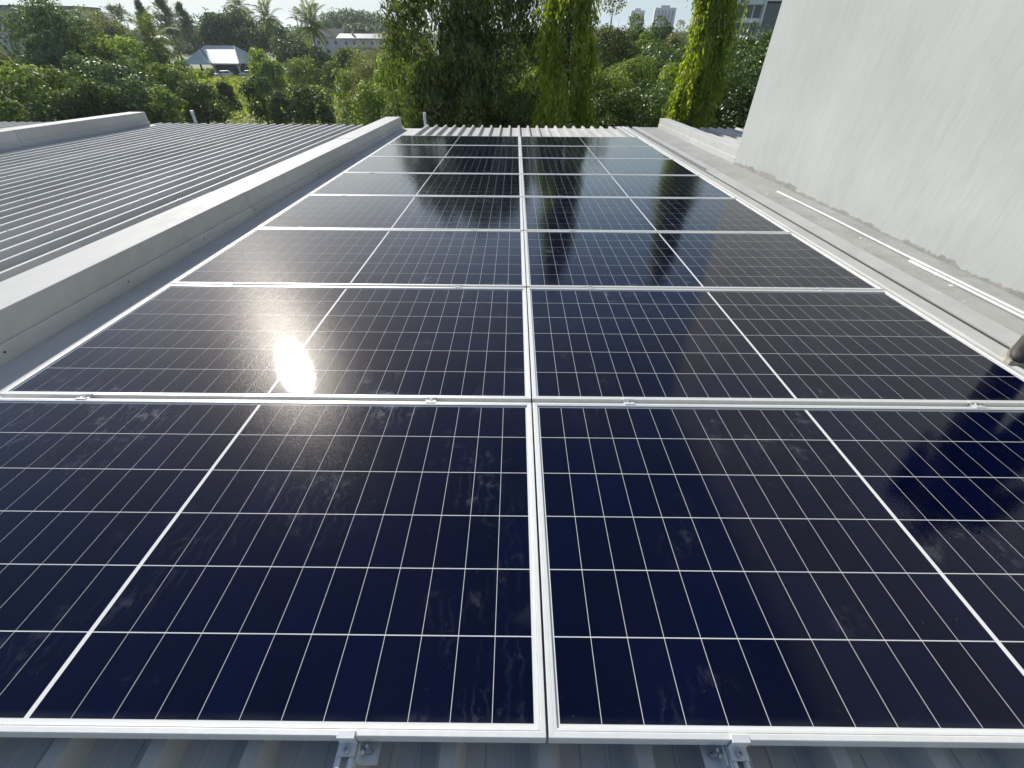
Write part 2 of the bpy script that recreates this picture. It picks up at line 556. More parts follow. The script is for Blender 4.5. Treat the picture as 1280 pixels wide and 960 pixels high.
SHEET = sheet_mesh(-2.5, EAVE)
RAISE = 0.058                        # the bay under the panels lies a little higher
MP = PAN + RAISE
SHEET_MAIN = sheet_mesh(-2.5, 11.72)
mm_ = MB()   # hex screw heads with washers along the rib
for j_ in range(12):
    y_ = -2.0 + 1.15 * j_
    mm_.tube([(0, y_, PAN + RIB), (0, y_, PAN + RIB + 0.002)], 0.011, 8)
    mm_.tube([(0, y_, PAN + RIB + 0.002), (0, y_, PAN + RIB + 0.009)], 0.0065, 6)
SCREWS = mm_.mesh('screw_row', M['bolt'])
def roof_bay(name, label, k0, k1, dz=0.0):
    r = roof_thing(name, label, 'roof')
    for k in range(k0, k1):
        sh_ = obj('roof_sheet', SHEET_MAIN if dz else SHEET, r, (k * PITCH, random.uniform(-0.004, 0.004), dz))
        if not dz and k % 2 == 0:
            tag(obj('screw_row', SCREWS, sh_), kind='stuff')
    return r
random.seed(5)
main_roof = roof_bay('metal_roof', 'grey ribbed metal roof bay under the solar panels, seen at front and far edge', -10, 11, RAISE)
mb = MB()
mb.box(-13.0, 8.0, -2.2, EAVE - 0.25, -ROOF_H + 0.6, PAN - 0.02)
w_ = part('wall', mb, M['wallpaint'], main_roof)
roof_bay('metal_roof', 'broad grey ribbed metal roof bay left of the panel kerb', -41, -13)
roof_bay('metal_roof', 'narrow strip of ribbed metal roof at the far left beyond the second kerb', -60, -42)
roof_bay('metal_roof', 'small patch of ribbed metal roof behind the right kerb beside the plaster wall', 17, 36)

# ------------------------------------------------------------------ flashing kerbs between the bays
def kerb(label, xr, width, y0, y1, ztop, skirt_r, skirt_l, joints, face=1):
    """sheet-metal box over the joint of two bays; xr is its right face, skirts run out over the pans"""
    r = roof_thing('roof_kerb', label, 'roof kerb', (xr, 0, 0), group='flashing kerbs between the roof bays')
    zb = PAN + RIB + 0.0035
    yj = [y0] + joints + [y1]
    for i in range(len(yj) - 1):
        a, b = yj[i] + (0.006 if i else 0), yj[i + 1]
        up = 0.002 if i % 2 else 0.0
        m = MB()
        m.prism([(up, zb + 0.05), (up, ztop + up), (-width - up, ztop + up), (-width - up, zb + 0.05)], a, b)
        bevel(part('cap_sheet', m, M['steel'], r), 0.004)
        m = MB()
        m.prism([(0.012 + up, zb + 0.004), (0.012 + up, zb + 0.085), (0.0065 + up, zb + 0.092), (0.0035 + up, zb + 0.092), (0.0035 + up, zb + 0.004)], a, b)
        part('side_flashing', m, M['steel'], r)
        m = MB()
        m.prism([(-width - 0.012, zb + 0.004), (-width - 0.0035, zb + 0.004), (-width - 0.0035, zb + 0.09), (-width - 0.012, zb + 0.085)], a, b)
        part('side_flashing', m, M['steel'], r)
    m = MB()
    m.box(0.0, skirt_r, y0, y1, zb - 0.0, zb + 0.003)
    part('skirt', m, M['steel'], r)
    m = MB()
    m.box(-width - skirt_l, -width, y0, y1, zb, zb + 0.003)
    part('skirt', m, M['steel'], r)
    for y in [y0 + 0.4 + i * 0.9 for i in range(int((y1 - y0 - 0.5) / 0.9))]:
        m = MB()
        m.tube([(0.011, y, zb + 0.055), (0.017, y, zb + 0.055)], 0.006, 6)
        part('rivet', m, M['sealant'], r)
    return r
kerb('grey folded metal kerb running along the left edge of the solar panels', -2.74, 0.33, -2.4, 11.45, 0.105, 0.515, 0.03, [0.6, 4.25, 7.9])
kerb('grey folded metal kerb at the far left of the broad ribbed roof bay', -8.86, 0.36, -2.4, 11.75, 0.135, 0.16, 0.05, [1.2, 4.8, 8.4])
kerb('short grey metal kerb ending beside the corner of the plaster wall', 3.40 + 0.20, 0.20, 7.36, 11.95, 0.075, 0.05, 0.02, [9.6])

# ------------------------------------------------------------------ flat cement-coated gutter strip beside the wall
gt = roof_thing('gutter_strip', 'flat weathered grey gutter strip along the foot of the plaster wall', 'gutter')
m = MB()
m.box(2.79, 3.40, -2.3, 12.05, PG + 0.012, PG + 0.0465)
part('gutter_bed', m, M['cement'], gt)
m = MB()
m.prism([(2.725, PG + 0.060), (2.875, PG + 0.0640), (2.875, PG + 0.048), (2.738, PG + 0.048), (2.738, PG + 0.020), (2.725, PG + 0.020)], -2.3, 6.75)
bevel(part('edge_flashing', m, M['paleflash'], gt), 0.002)
m = MB()
m.prism([(2.78, PG + 0.054), (2.90, PG + 0.056), (2.90, PG + 0.049), (2.78, PG + 0.047)], 6.78, 12.05)
part('edge_flashing', m, M['paleflash'], gt)
m = MB()
m.box(2.706, 2.7235, -2.3, 6.75, PG + 0.004, PG + 0.0475)
part('sealant_line', m, M['sealant'], gt)

m = MB()   # closure sheet added over the last ribs to catch sun; two rolled ridges
zc_ = PG + 0.0445
up_ = [(2.362, zc_), (2.44, zc_), (2.449, zc_ + 0.010), (2.459, zc_ + 0.010), (2.468, zc_), (2.565, zc_), (2.574, zc_ + 0.010), (2.584, zc_ + 0.010), (2.593, zc_), (2.7045, zc_)]
m.prism(up_ + [(x, z - 0.002) for x, z in reversed(up_)], -2.3, 12.15)
part('closure_sheet', m, M['paleflash'], gt)

# flakes of paint and grit lying on the strip
rng = np.random.default_rng(3)
m = MB()
for i in range(150):
    x = 2.80 + rng.random() * 0.5
    y = 1.2 + rng.random() ** 1.3 * 7
    s = 0.003 + rng.random() ** 3 * 0.014
    a = rng.random() * 6.28
    pts = [(x + s * math.cos(a + t) * (0.6 + rng.random() * 0.6), y + s * math.sin(a + t) * (0.6 + rng.random() * 0.6), PG + 0.0475) for t in (0, 1.3, 2.6, 3.8, 5.1)]
    top = [(p[0], p[1], p[2] + 0.002) for p in pts]
    m.loft([pts, top])
fl = obj('paint_flakes', m.mesh('paint_flakes', M['fleck']))
fl.matrix_world = RF
tag(fl, 'pale paint flakes scattered on the gutter strip', 'debris', kind='stuff')

# ------------------------------------------------------------------ plaster wall block
m = MB()
m.box(0.0, 5.5, -7.0, 7.36, -6.0, 4.6)
wb = obj('plaster_wall', m.mesh('plaster_wall', M['plaster']), None, (3.388, 0, ROOF_H))
bevel(wb, 0.025, 3)
tag(wb, 'tall rough pale grey-green plaster wall rising at the right of the roof', 'wall')

# ------------------------------------------------------------------ white conduits
def conduit(label, x, y0, y1, r, couplings):
    c = roof_thing('conduit_pipe', label, 'pipe', (x, 0, PG + 0.047 + r), group='white conduits along the wall foot')
    n = int((y1 - y0) / 0.5)
    pts = [(0.006 * math.sin(i * 1.7), y0 + (y1 - y0) * i / n, 0.0) for i in range(n + 1)]
    mm = MB()
    mm.tube(pts, r, 12)
    part('tube', mm, M['pvc'], c, smooth=True)
    for y in couplings:
        mm = MB()
        mm.tube([(0, y - 0.03, 0), (0, y + 0.03, 0)], r + 0.0035, 12)
        part('coupling', mm, M['pvc'], c, smooth=True)
    return c
conduit('long white plastic conduit nearest the plaster wall', 3.165, -2.0, 5.45, 0.0105, [])
conduit('shorter white plastic conduit beside the long one, ending halfway', 3.110, -2.0, 3.13, 0.0105, [])

# ------------------------------------------------------------------ stub pipes on the far roof edge
for x, y, h, lab in ((-8.15, 12.4, 0.30, 'white stub pipe at the far edge of the broad left roof bay'),
                     (-2.35, 12.4, 0.30, 'white stub pipe behind the far left corner of the panel array')):
    s = roof_thing('stub_pipe', lab, 'pipe', (x, y, PAN - 0.5), group='stub pipes at the roof edge')
    mm = MB()
    mm.tube([(0, 0, 0), (0, 0, 0.5 + h)], 0.035, 12)
    part('tube', mm, M['pvc'], s, smooth=True)
    mm = MB()
    mm.tube([(0, 0, 0.5 + h - 0.05), (0, 0, 0.5 + h + 0.008)], [0.041, 0.041], 12)
    part('cap', mm, M['pvc'], s)

# ------------------------------------------------------------------ solar panels
PW, PH, GX, GY = 2.278, 1.134, 0.006, 0.025
LIP = 0.018
def frame_rail(length):
    """top of the frame: lip with a fine groove, mitred ends; runs along x, outer side at y = 0, inwards +y"""
    prof = [(0.0, -0.035), (0.0, -0.0012), (0.0012, 0.0), (0.0105, 0.0), (0.0112, -0.0009), (0.0125, -0.0009), (0.0132, -0.0002), (LIP, -0.0006), (LIP, -0.0028), (0.003, -0.0075), (0.003, -0.035)]
    h = length / 2
    a = [(-h + p, p, z) for p, z in prof]
    b = [(h - p, p, z) for p, z in prof]
    return MB().loft([a, b]).mesh('frame_rail', M['alu'])
RAIL_L = frame_rail(PW - 0.0004)
RAIL_S = frame_rail(PH - 0.0004)
BACK = MB().box(-PW / 2 + 0.004, PW / 2 - 0.004, 0.004, PH - 0.004, -0.0074, -0.0062).mesh('backsheet', M['backsheet'])
GLASS = MB().poly([(-PW / 2 + LIP - 0.004, LIP - 0.004, -0.0030), (PW / 2 - LIP + 0.004, LIP - 0.004, -0.0030),
                   (PW / 2 - LIP + 0.004, PH - LIP + 0.004, -0.0030), (-PW / 2 + LIP - 0.004, PH - LIP + 0.004, -0.0030)]).mesh('glass', M['glass'])
CXP, CYP = 0.0924, 0.1805
CELLW, CELLH = CXP - 0.0016, CYP - 0.0029
CELL = MB().box(-CELLW / 2, CELLW / 2, -CELLH / 2, CELLH / 2, -0.0061, -0.0058).mesh('cell', M['cell'])
spots = []
for j in range(6):
    for i in range(12):
        for s in (-1, 1):
            spots.append((s * (0.0054 + CXP * (i + 0.5)), PH / 2 + CYP * (j - 2.5)))
mm = MB()
for x, y in spots:
    mm.box(x - CELLW / 2, x + CELLW / 2, y - CELLH / 2, y + CELLH / 2, -0.0061, -0.0058)
CELLS = mm.mesh('cells', M['cell'])
ORD = ['front', 'second', 'third', 'fourth', 'fifth', 'sixth', 'seventh', 'farthest']
for row in range(8):
    for col in range(2):
        x = (PW + GX) / 2 * (-1 if col == 0 else 1)
        y = row * (PH + GY)
        extra = {0: ' nearest the camera', 7: ' by the far roof edge'}.get(row, '')
        if row == 1 and col == 0:
            extra = ' with the sun glare on it'
        p = roof_thing('solar_panel', f'solar panel in the {ORD[row]} row, {"left" if col == 0 else "right"} column{extra}', 'solar panel',
                       (x, y, random.uniform(-0.0008, 0.0008)), group='solar panels of the array')
        for dat, loc, rz in ((RAIL_L, (0, 0, 0), 0), (RAIL_L, (0, PH, 0), math.pi), (RAIL_S, (PW / 2, PH / 2, 0), math.pi / 2), (RAIL_S, (-PW / 2, PH / 2, 0), -math.pi / 2)):
            obj('frame_rail', dat, p, loc, rz)
        obj('backsheet', BACK, p)
        if row < 3:
            for cx, cy in spots:
                obj('cell', CELL, p, (cx, cy, 0))
        else:
            tag(obj('cells', CELLS, p), kind='stuff')
        obj('glass', GLASS, p)

# ------------------------------------------------------------------ mounting rails, clamps, feet
RX = (-1.905, -0.432, 0.408, 1.885)
RN = ('outer left', 'inner left', 'inner right', 'outer right')
def channel(x0, y0, y1, parent):
    h0, h1 = MP + RIB + 0.012, -0.0362
    mm = MB()
    mm.prism([(-0.020, h0), (0.020, h0), (0.020, h1), (0.008, h1), (0.008, h1 - 0.004), (0.0165, h1 - 0.004), (0.0165, h0 + 0.004), (-0.0165, h0 + 0.004), (-0.0165, h1 - 0.004), (-0.008, h1 - 0.004), (-0.008, h1), (-0.020, h1)], y0, y1)
    return mm
for i, x in enumerate(RX):
    y0 = (-0.07, -0.052, -0.30, -0.07)[i]
    r = roof_thing('mounting_rail', f'silver aluminium mounting rail under the solar panels, {RN[i]} of the four', 'rail', (x, 0, 0), group='rails under the panels')
    part('channel', channel(0, y0, 9.35, r), M['zinc'], r)
    # feet with bolts on the ribs
    for q in range(7):
        y = 0.02 + q * 1.5 if q else -0.012
        s = 1 if i % 2 else -1
        mm = MB()
        mm.box(s * 0.0215, s * 0.0265, y - 0.02, y + 0.02, MP + RIB + 0.001, -0.040)
        mm.box(s * 0.0215, s * 0.064, y - 0.02, y + 0.02, MP + RIB + 0.0012, MP + RIB + 0.0062)
        part('foot', mm, M['zinc'], r)
        mm = MB()
        mm.tube([(s * 0.026, y, -0.052), (s * 0.036, y, -0.052)], 0.0075, 6)
        mm.tube([(s * 0.036, y, -0.052), (s * 0.052, y, -0.052)], 0.0040, 8)
        part('bolt', mm, M['bolt'], r)
        mm = MB()
        mm.tube([(s * 0.046, y, MP + RIB + 0.006), (s * 0.046, y, MP + RIB + 0.016)], 0.006, 6)
        mm.tube([(s * 0.046, y, MP + RIB + 0.016), (s * 0.046, y, MP + RIB + 0.055)], 0.0036, 8)
        part('roof_screw', mm, M['bolt'], r)

def bolt_head(parent, loc):
    mm = MB()
    n = 14
    def ring(r, z): return [(r * math.cos(2 * math.pi * k / n), r * math.sin(2 * math.pi * k / n), z) for k in range(n)]
    mm.loft([ring(0.0072, 0.0), ring(0.0072, 0.006), ring(0.0064, 0.0072), ring(0.0036, 0.0072), ring(0.0034, 0.003)])
    return part('bolt', mm, M['bolt'], parent, loc)

def end_clamp(x, lab):
    e = roof_thing('end_clamp', lab, 'clamp', (x, 0, 0), group='end clamps on the front edge')
    w = 0.019
    mm = MB()   # folded Z: tongue on the frame, web in front of it, foot plate over the rail
    prof = [(0.0095, 0.0006), (0.0095, 0.0042), (-0.0055, 0.0042), (-0.0055, -0.0305), (-0.0270, -0.0305), (-0.0270, -0.0345), (-0.0020, -0.0345), (-0.0020, 0.0006)]
    prof = [(a, b) for a, b in prof]
    mm.loft([[(-w, a, b) for a, b in prof], [(w, a, b) for a, b in prof]])
    bevel(part('clamp_body', mm, M['zinc'], e), 0.0008, 2)
    mm = MB()
    for s in (-1, 1):
        mm.box(s * 0.0125 - 0.0035, s * 0.0125 + 0.0035, -0.050, -0.028, -0.0362, -0.0318)
    part('spring_leg', mm, M['zinc'], e)
    bolt_head(e, (0, -0.0165, -0.0303))
    return e
end_clamp(RX[1] + 0.002, 'silver end clamp with bolt on the front edge of the left column')
end_clamp(RX[2] + 0.002, 'silver end clamp with bolt on the front edge of the right column')

for row in range(7):
    y = (row + 1) * (PH + GY) - GY / 2
    for i, x in enumerate(RX):
        c = roof_thing('mid_clamp', f'small silver mid clamp on the {RN[i]} rail between the {ORD[row]} and {ORD[row + 1]} panel rows', 'clamp', (x + 0.004 * math.sin(row * 3 + i), y, 0), group='mid clamps between the panel rows')
        mm = MB()
        w, d = 0.021, GY / 2
        prof = [(-d - 0.009, 0.0006), (-d - 0.009, 0.0032), (-d + 0.001, 0.0032), (-0.0075, -0.0035), (0.0075, -0.0035), (d - 0.001, 0.0032), (d + 0.009, 0.0032), (d + 0.009, 0.0006),
                (d - 0.0015, 0.0006), (0.0095, -0.0065), (0.0095, -0.034), (-0.0095, -0.034), (-0.0095, -0.0065), (-d + 0.0015, 0.0006)]
        mm.loft([[(-w, a, b) for a, b in prof], [(w, a, b) for a, b in prof]])
        part('clamp_body', mm, M['zinc'], c)
        if row < 3:
            bolt_head(c, (0, 0, -0.0034))

# ------------------------------------------------------------------ person standing at the right (only a shoe in view, body mirrored in the glass)
def person():
    p0 = RF @ Vector((2.825, 1.68, PG + 0.0465))
    t = thing('person', 'dark shoe tip of a standing person at the right picture edge, mirrored in the glass', 'person', p0, math.radians(40))
    J = dict(pel=(0, 0, 0.93), bel=(0, 0, 1.06), che=(0.0, 0, 1.28), nek=(0.0, 0, 1.47), hea=(-0.015, 0, 1.56), top=(-0.015, 0, 1.67))
    rad = dict(pel=(0.185, 0.16), bel=(0.19, 0.155), che=(0.22, 0.18), nek=(0.058, 0.058), hea=(0.085, 0.095), top=(0.07, 0.08))
    ed = [('pel', 'bel'), ('bel', 'che'), ('che', 'nek'), ('nek', 'hea'), ('hea', 'top')]
    for s, n in ((-1, 'a'), (1, 'b')):
        J.update({'hip' + n: (0, s * 0.10, 0.86), 'kne' + n: (-0.03 - 0.02 * s, s * 0.12, 0.48), 'ank' + n: (0.0 - 0.02 * s, s * 0.13, 0.09),
                  'sho' + n: (0, s * 0.19, 1.41), 'elb' + n: (0.03, s * 0.235, 1.14), 'wri' + n: (-0.12, s * 0.25, 0.93), 'han' + n: (-0.16, s * 0.25, 0.88)})
        rad.update({'hip' + n: (0.125, 0.125), 'kne' + n: (0.09, 0.09), 'ank' + n: (0.068, 0.068), 'sho' + n: (0.09, 0.09), 'elb' + n: (0.066, 0.066), 'wri' + n: (0.032, 0.03), 'han' + n: (0.038, 0.02)})
        ed += [('pel', 'hip' + n), ('hip' + n, 'kne' + n), ('kne' + n, 'ank' + n), ('che', 'sho' + n), ('sho' + n, 'elb' + n), ('elb' + n, 'wri' + n), ('wri' + n, 'han' + n)]
        for q in range(5):
            nm, nm2 = f'f{q}{n}', f'g{q}{n}'
            o = (q - 1.5) * 0.018
            if q == 4:
                J[nm] = (-0.15, s * 0.225, 0.865); J[nm2] = (-0.165, s * 0.205, 0.84)
            else:
                ln = (0.035, 0.042, 0.04, 0.03)[q]
                J[nm] = (-0.165 + o * 0.9, s * 0.262, 0.84 - o * 0.5); J[nm2] = (-0.163 + o * 0.9, s * 0.252, 0.84 - ln - o * 0.5)
            rad[nm] = (0.009, 0.009); rad[nm2] = (0.0075, 0.0075)
            ed += [('han' + n, nm), (nm, nm2)]
    names = list(J)
    me = bpy.data.meshes.new('body')
    me.from_pydata([J[k] for k in names], [(names.index(a), names.index(b)) for a, b in ed], [])
    tmp = bpy.data.objects.new('body_tmp', me)
    C.objects.link(tmp)
    tmp.modifiers.new('skin', 'SKIN')
    for i, k in enumerate(names):
        sv = me.skin_vertices[0].data[i]
        sv.radius = rad[k]
        sv.use_root = (k == 'pel')
    sub = tmp.modifiers.new('sub', 'SUBSURF')
    sub.levels = sub.render_levels = 2
    dg = bpy.context.evaluated_depsgraph_get()
    body = bpy.data.meshes.new_from_object(tmp.evaluated_get(dg))
    bpy.data.objects.remove(tmp)
    body.name = 'body'
    body.materials.clear()
    for k in ('trousers', 'shirt', 'skin'):
        body.materials.append(M[k])
    for f in body.polygons:
        c = f.center
        arm = abs(c.y) > 0.215 and 0.75 < c.z < 1.2
        f.material_index = 2 if (c.z > 1.475 or (arm and c.z < 0.955 and c.x < -0.06)) else (1 if (c.z > 0.98 or arm) else 0)
        f.use_smooth = True
    b = obj('body', body, t)
    # hair cap, shoes, face pieces
    mm = MB()
    rings = []
    for k in range(7):
        a = math.pi / 2 * k / 6
        rings.append([(0.0 + 0.094 * math.cos(a) * math.cos(q) + 0.006, 0.088 * math.cos(a) * math.sin(q), 1.59 + 0.115 * math.sin(a) + 0.02 * (math.cos(q) < -0.4) * (k == 0)) for q in (2 * math.pi * j / 16 for j in range(16))])
    mm.loft(rings[:-1])
    part('hair', mm, M['hair'], b, smooth=True)
    mm = MB().loft([[(-0.10, -0.012, 1.545), (-0.10, 0.012, 1.545), (-0.092, 0.008, 1.60), (-0.092, -0.008, 1.60)], [(-0.125, -0.008, 1.55), (-0.125, 0.008, 1.55), (-0.105, 0.005, 1.60), (-0.105, -0.005, 1.60)]])
    part('nose', mm, M['skin'], b)
    for s, n in ((-1, 'a'), (1, 'b')):
        ax, ay, az = J['ank' + n]
        prof = [(-0.005, 0.0), (0.018, 0.0), (0.035, 0.0)]
        mm = MB()
        rings = []
        for x, w, h in ((0.075, 0.026, 0.06), (0.06, 0.036, 0.085), (0.0, 0.040, 0.095), (-0.07, 0.043, 0.075), (-0.13, 0.046, 0.056), (-0.175, 0.038, 0.046), (-0.20, 0.018, 0.03)):
            rings.append([(x + ax, ay + w * math.cos(q), 0.022 + h * (0.5 + 0.5 * math.sin(q)) * (0.9 if math.sin(q) < 0 else 1)) for q in (2 * math.pi * j / 14 for j in range(14))])
        mm.loft(rings)
        sh = part('shoe', mm, M['shoe'], t, smooth=True)
        mm = MB()
        out_ = [(0.08, 0.02), (0.06, 0.036), (0.0, 0.042), (-0.07, 0.046), (-0.13, 0.049), (-0.18, 0.040), (-0.205, 0.018)]
        loop = [(x + ax, ay + w) for x, w in out_] + [(x + ax, ay - w) for x, w in reversed(out_)]
        mm.loft([[(x, y, 0.001) for x, y in loop], [(x, y, 0.026) for x, y in loop]])
        part('sole', mm, M['sole'], sh)
    return t
person()

# ------------------------------------------------------------------ foliage
def leaf_mesh(name, P, Nrm, A, ln, wd, tint, mat, fold=0.12):
    """P centres, Nrm face normals, A leaf axes (N,3); each leaf a folded diamond"""
    n = len(P)
    A = A / np.linalg.norm(A, axis=1, keepdims=True)
    S = np.cross(Nrm, A)
    S /= np.linalg.norm(S, axis=1, keepdims=True) + 1e-9
    Nn = np.cross(A, S)
    ln = np.broadcast_to(np.asarray(ln, float).reshape(-1, 1), (n, 1))
    wd = np.broadcast_to(np.asarray(wd, float).reshape(-1, 1), (n, 1))
    V = np.empty((n, 4, 3))
    V[:, 0] = P - A * ln / 2
    V[:, 1] = P + S * wd / 2 - A * ln * 0.06 + Nn * wd * fold
    V[:, 2] = P + A * ln / 2 - Nn * ln * 0.06
    V[:, 3] = P - S * wd / 2 - A * ln * 0.06 + Nn * wd * fold
    me = bpy.data.meshes.new(name)
    me.vertices.add(n * 4)
    me.vertices.foreach_set('co', V.reshape(-1).astype(np.float32))
    me.loops.add(n * 4)
    me.loops.foreach_set('vertex_index', np.arange(n * 4, dtype=np.int32))
    me.polygons.add(n)
    me.polygons.foreach_set('loop_start', np.arange(0, n * 4, 4, dtype=np.int32))
    at = me.attributes.new('tint', 'FLOAT', 'FACE')
    at.data.foreach_set('value', np.clip(tint, 0, 1).astype(np.float32))
    me.materials.append(mat)
    me.update(calc_edges=True)
    return me

def rdir(rng, n):
    v = rng.normal(size=(n, 3))
    return v / np.linalg.norm(v, axis=1, keepdims=True)

def limbs(mb, rng, h, targets, r0, z0=0.15):
    for t in targets:
        t = np.asarray(t)
        zs = h * (z0 + (0.5 - z0) * rng.random())
        zs = min(zs, t[2] * 0.8)
        p0 = np.array([0, 0, zs])
        mid = (p0 + t) / 2 + rng.normal(size=3) * 0.06 * np.linalg.norm(t - p0) + np.array([0, 0, 0.06 * h])
        mb.tube([p0, mid, t], [r0 * 0.5, r0 * 0.32, r0 * 0.08], 5)

def add_tree(kind, x, y, h, R, label, seed):
    rng = np.random.default_rng(seed)
    if kind == 'weep':
        R *= 1.5
    elif kind == 'lime':
        R *= 1.0
    elif kind in ('conifer', 'wispy'):
        R *= 1.5
    elif y < 30:
        R *= 1.75
    else:
        R *= 1.0 if 55 < y < 125 else 1.2
        h += 0.006 * y if y < 200 else 0
    t = thing({'bush': 'bush', 'dark': 'bush', 'lime': 'weeping_tree', 'weep': 'weeping_tree', 'conifer': 'conifer'}.get(kind, 'tree') if not ('tree' in label and kind in ('bush', 'dark')) else 'tree',
              label, 'tree' if ('tree' in label or 'conifer' in label) else 'bush', (x, y, 0), rng.random() * 0 )
    mat = LEAF[kind]
    tm = MB()
    r0 = 0.05 + 0.016 * h
    if kind == 'lime':
        # pendulous plumes hung round a straight stem, each a sheaf of hanging strands
        zlow = 5.0
        npl = 105
        pz = zlow + 0.6 + (h - zlow - 0.3) * (np.arange(npl) + rng.random(npl)) / npl
        pt = np.arange(npl) * 2.399 + rng.normal(size=npl) * 0.5
        prof = np.clip((h - pz) / (h - zlow), 0.02, 1) ** 0.42
        pr = R * prof * (0.38 + 0.62 * rng.random(npl))
        plen = (1.1 + 1.2 * rng.random(npl)) * (0.55 + 0.45 * prof)
        pw = R * (0.18 + 0.20 * rng.random(npl))
        spp, per = 15, 22
        jj = np.repeat(np.arange(npl), spp)
        nst = len(jj)
        oa = rng.random(nst) * 2 * np.pi
        orr = pw[jj] * np.sqrt(rng.random(nst))
        sl = plen[jj] * (0.55 + 0.5 * rng.random(nst))
        k = np.arange(per) / per
        bx = np.cos(pt[jj]) * pr[jj]
        by = np.sin(pt[jj]) * pr[jj]
        spread = 0.35 + 0.65 * np.sqrt(k)[None]
        P = np.stack([bx[:, None] * (0.80 + 0.22 * np.sqrt(k)[None]) + (np.cos(oa) * orr)[:, None] * spread,
                      by[:, None] * (0.80 + 0.22 * np.sqrt(k)[None]) + (np.sin(oa) * orr)[:, None] * spread,
                      (pz[jj] + 0.25 - orr * 0.7)[:, None] - sl[:, None] * k[None]], -1).reshape(-1, 3)
        P += rng.normal(size=P.shape) * np.array([0.045, 0.045, 0.05])
        n = len(P)
        odir = np.stack([np.cos(pt[jj]), np.sin(pt[jj]), np.zeros(nst)], -1).repeat(per, 0)
        Ax = np.array([0, 0, -1.0]) + odir * 0.3 + rng.normal(size=(n, 3)) * 0.38
        Nr = odir + rng.normal(size=(n, 3)) * 0.6
        tint = 0.45 + 0.2 * rng.normal(size=n) + 0.5 * (rng.random(npl)[jj].repeat(per) - 0.5)
        ln = 0.15 * (0.65 + 0.7 * rng.random(n))
        me = leaf_mesh('crown', P, Nr, Ax, ln, ln * 0.36, tint, mat)
        tm.tube([(0, 0, 0), (0.05, 0, h * 0.4), (-0.04, 0.03, h * 0.75), (0, 0, h * 0.97)], [0.16, 0.12, 0.07, 0.015], 8)
        for i in range(npl):
            cx, cy = math.cos(pt[i]) * pr[i], math.sin(pt[i]) * pr[i]
            tm.tube([(0, 0, pz[i] + 0.1), (cx * 0.6, cy * 0.6, pz[i] + 0.3), (cx, cy, pz[i])], [0.022, 0.015, 0.006], 4)
    elif kind in ('conifer', 'wispy'):
        n_br = 120 if kind == 'conifer' else 80
        per = 30
        zz = h * (0.2 + 0.8 * rng.random(n_br) ** 0.9)
        th = rng.random(n_br) * 2 * np.pi
        rr = R * np.clip((h - zz) / (0.8 * h), 0.03, 1) ** (0.75 if kind == 'conifer' else 0.45) * (0.6 + 0.5 * rng.random(n_br))
        k = (0.15 + 0.9 * rng.random((n_br, per)))
        rise = (0.35 if kind == 'conifer' else 0.75)
        P = np.stack([np.cos(th)[:, None] * rr[:, None] * k, np.sin(th)[:, None] * rr[:, None] * k, zz[:, None] + rr[:, None] * k * rise * (1 - 0.45 * k)], -1).reshape(-1, 3)
        sc = 0.035 * h
        P += rng.normal(size=P.shape) * sc * 0.5
        n = len(P)
        od = np.stack([np.cos(th), np.sin(th), np.full(n_br, 0.7)], -1).repeat(per, 0)
        Ax = od + rng.normal(size=(n, 3)) * 0.5
        tint = 0.5 + 0.25 * rng.normal(size=n)
        me = leaf_mesh('crown', P, rdir(rng, n), Ax, 1.0 * (0.6 + 0.8 * rng.random(n)), 0.20, tint, mat)
        tm.tube([(0, 0, 0), (0, 0, h * 0.97)], [r0, 0.04], 7)
    else:
        small = kind in ('bush', 'dark', 'bright', 'loose', 'weep')
        droop = kind == 'weep'
        zb = h * (0.04 if h < 9.9 else 0.12)
        if y < 30:
            zb = max(zb, 3.0)
        dist = math.hypot(x, y)
        leaf = {'loose': 0.0046, 'fine': 0.0032, 'sparse': 0.0042, 'weep': 0.0085}.get(kind, 0.0047) * dist
        leaf = max(leaf, 0.10)
        cz, sz = (zb + h) / 2, (h - zb) / 2
        K = {'sparse': 22, 'weep': 120, 'fine': 50, 'far': 46, 'hill': 40}.get(kind, 52)
        bd = rdir(rng, K)
        if small:
            bd[:, 2] = 1.9 * rng.random(K) - 0.95
        else:
            bd[:, 2] = np.abs(bd[:, 2]) * 1.1 - 0.35 * (rng.random(K) < 0.45)
        q = (0.45 + 0.42 * rng.random(K) ** 0.6) * 0.8
        # fuller low down, tapering at the top
        br = R * (0.26 + 0.22 * rng.random(K)) * {'sparse': 0.8, 'weep': 0.62}.get(kind, 0.86)
        if small:
            hor = bd[:, :2] / (np.linalg.norm(bd[:, :2], axis=1, keepdims=True) + 1e-6)
            ring = np.sqrt(np.clip(1 - np.clip(bd[:, 2], 0, 1) ** 2, 0.12, 1)) * (0.25 + 0.55 * rng.random(K) ** 0.6)
            bc = np.concatenate([hor * (ring * R)[:, None], (cz + bd[:, 2] * np.maximum(sz - br * 0.7, 0.3 * sz))[:, None]], 1)
        else:
            bc = bd * q[:, None] * np.array([R, R, sz]) + np.array([0, 0, cz])
        # keep the crown within its height
        over = bc[:, 2] + br * 0.9 > h
        bc[over, 2] = h - br[over] * 0.9
        topi = int(np.argmax(bc[:, 2]))
        bc[topi, 2] = h - br[topi] * 0.85
        cover = 4 * math.pi * R * sz / (leaf * leaf * 0.42)
        n = int(min(max(cover * {'sparse': 0.55, 'weep': 2.6}.get(kind, 1.9), 1800), 26000 if y < 30 else 15000))
        w = br ** 2
        bi = rng.choice(K, n, p=w / w.sum())
        d = rdir(rng, n)
        d[:, 2] += 0.25
        d /= np.linalg.norm(d, axis=1, keepdims=True)
        rad = br[bi] * (0.55 + 0.5 * rng.random(n) ** 0.5)
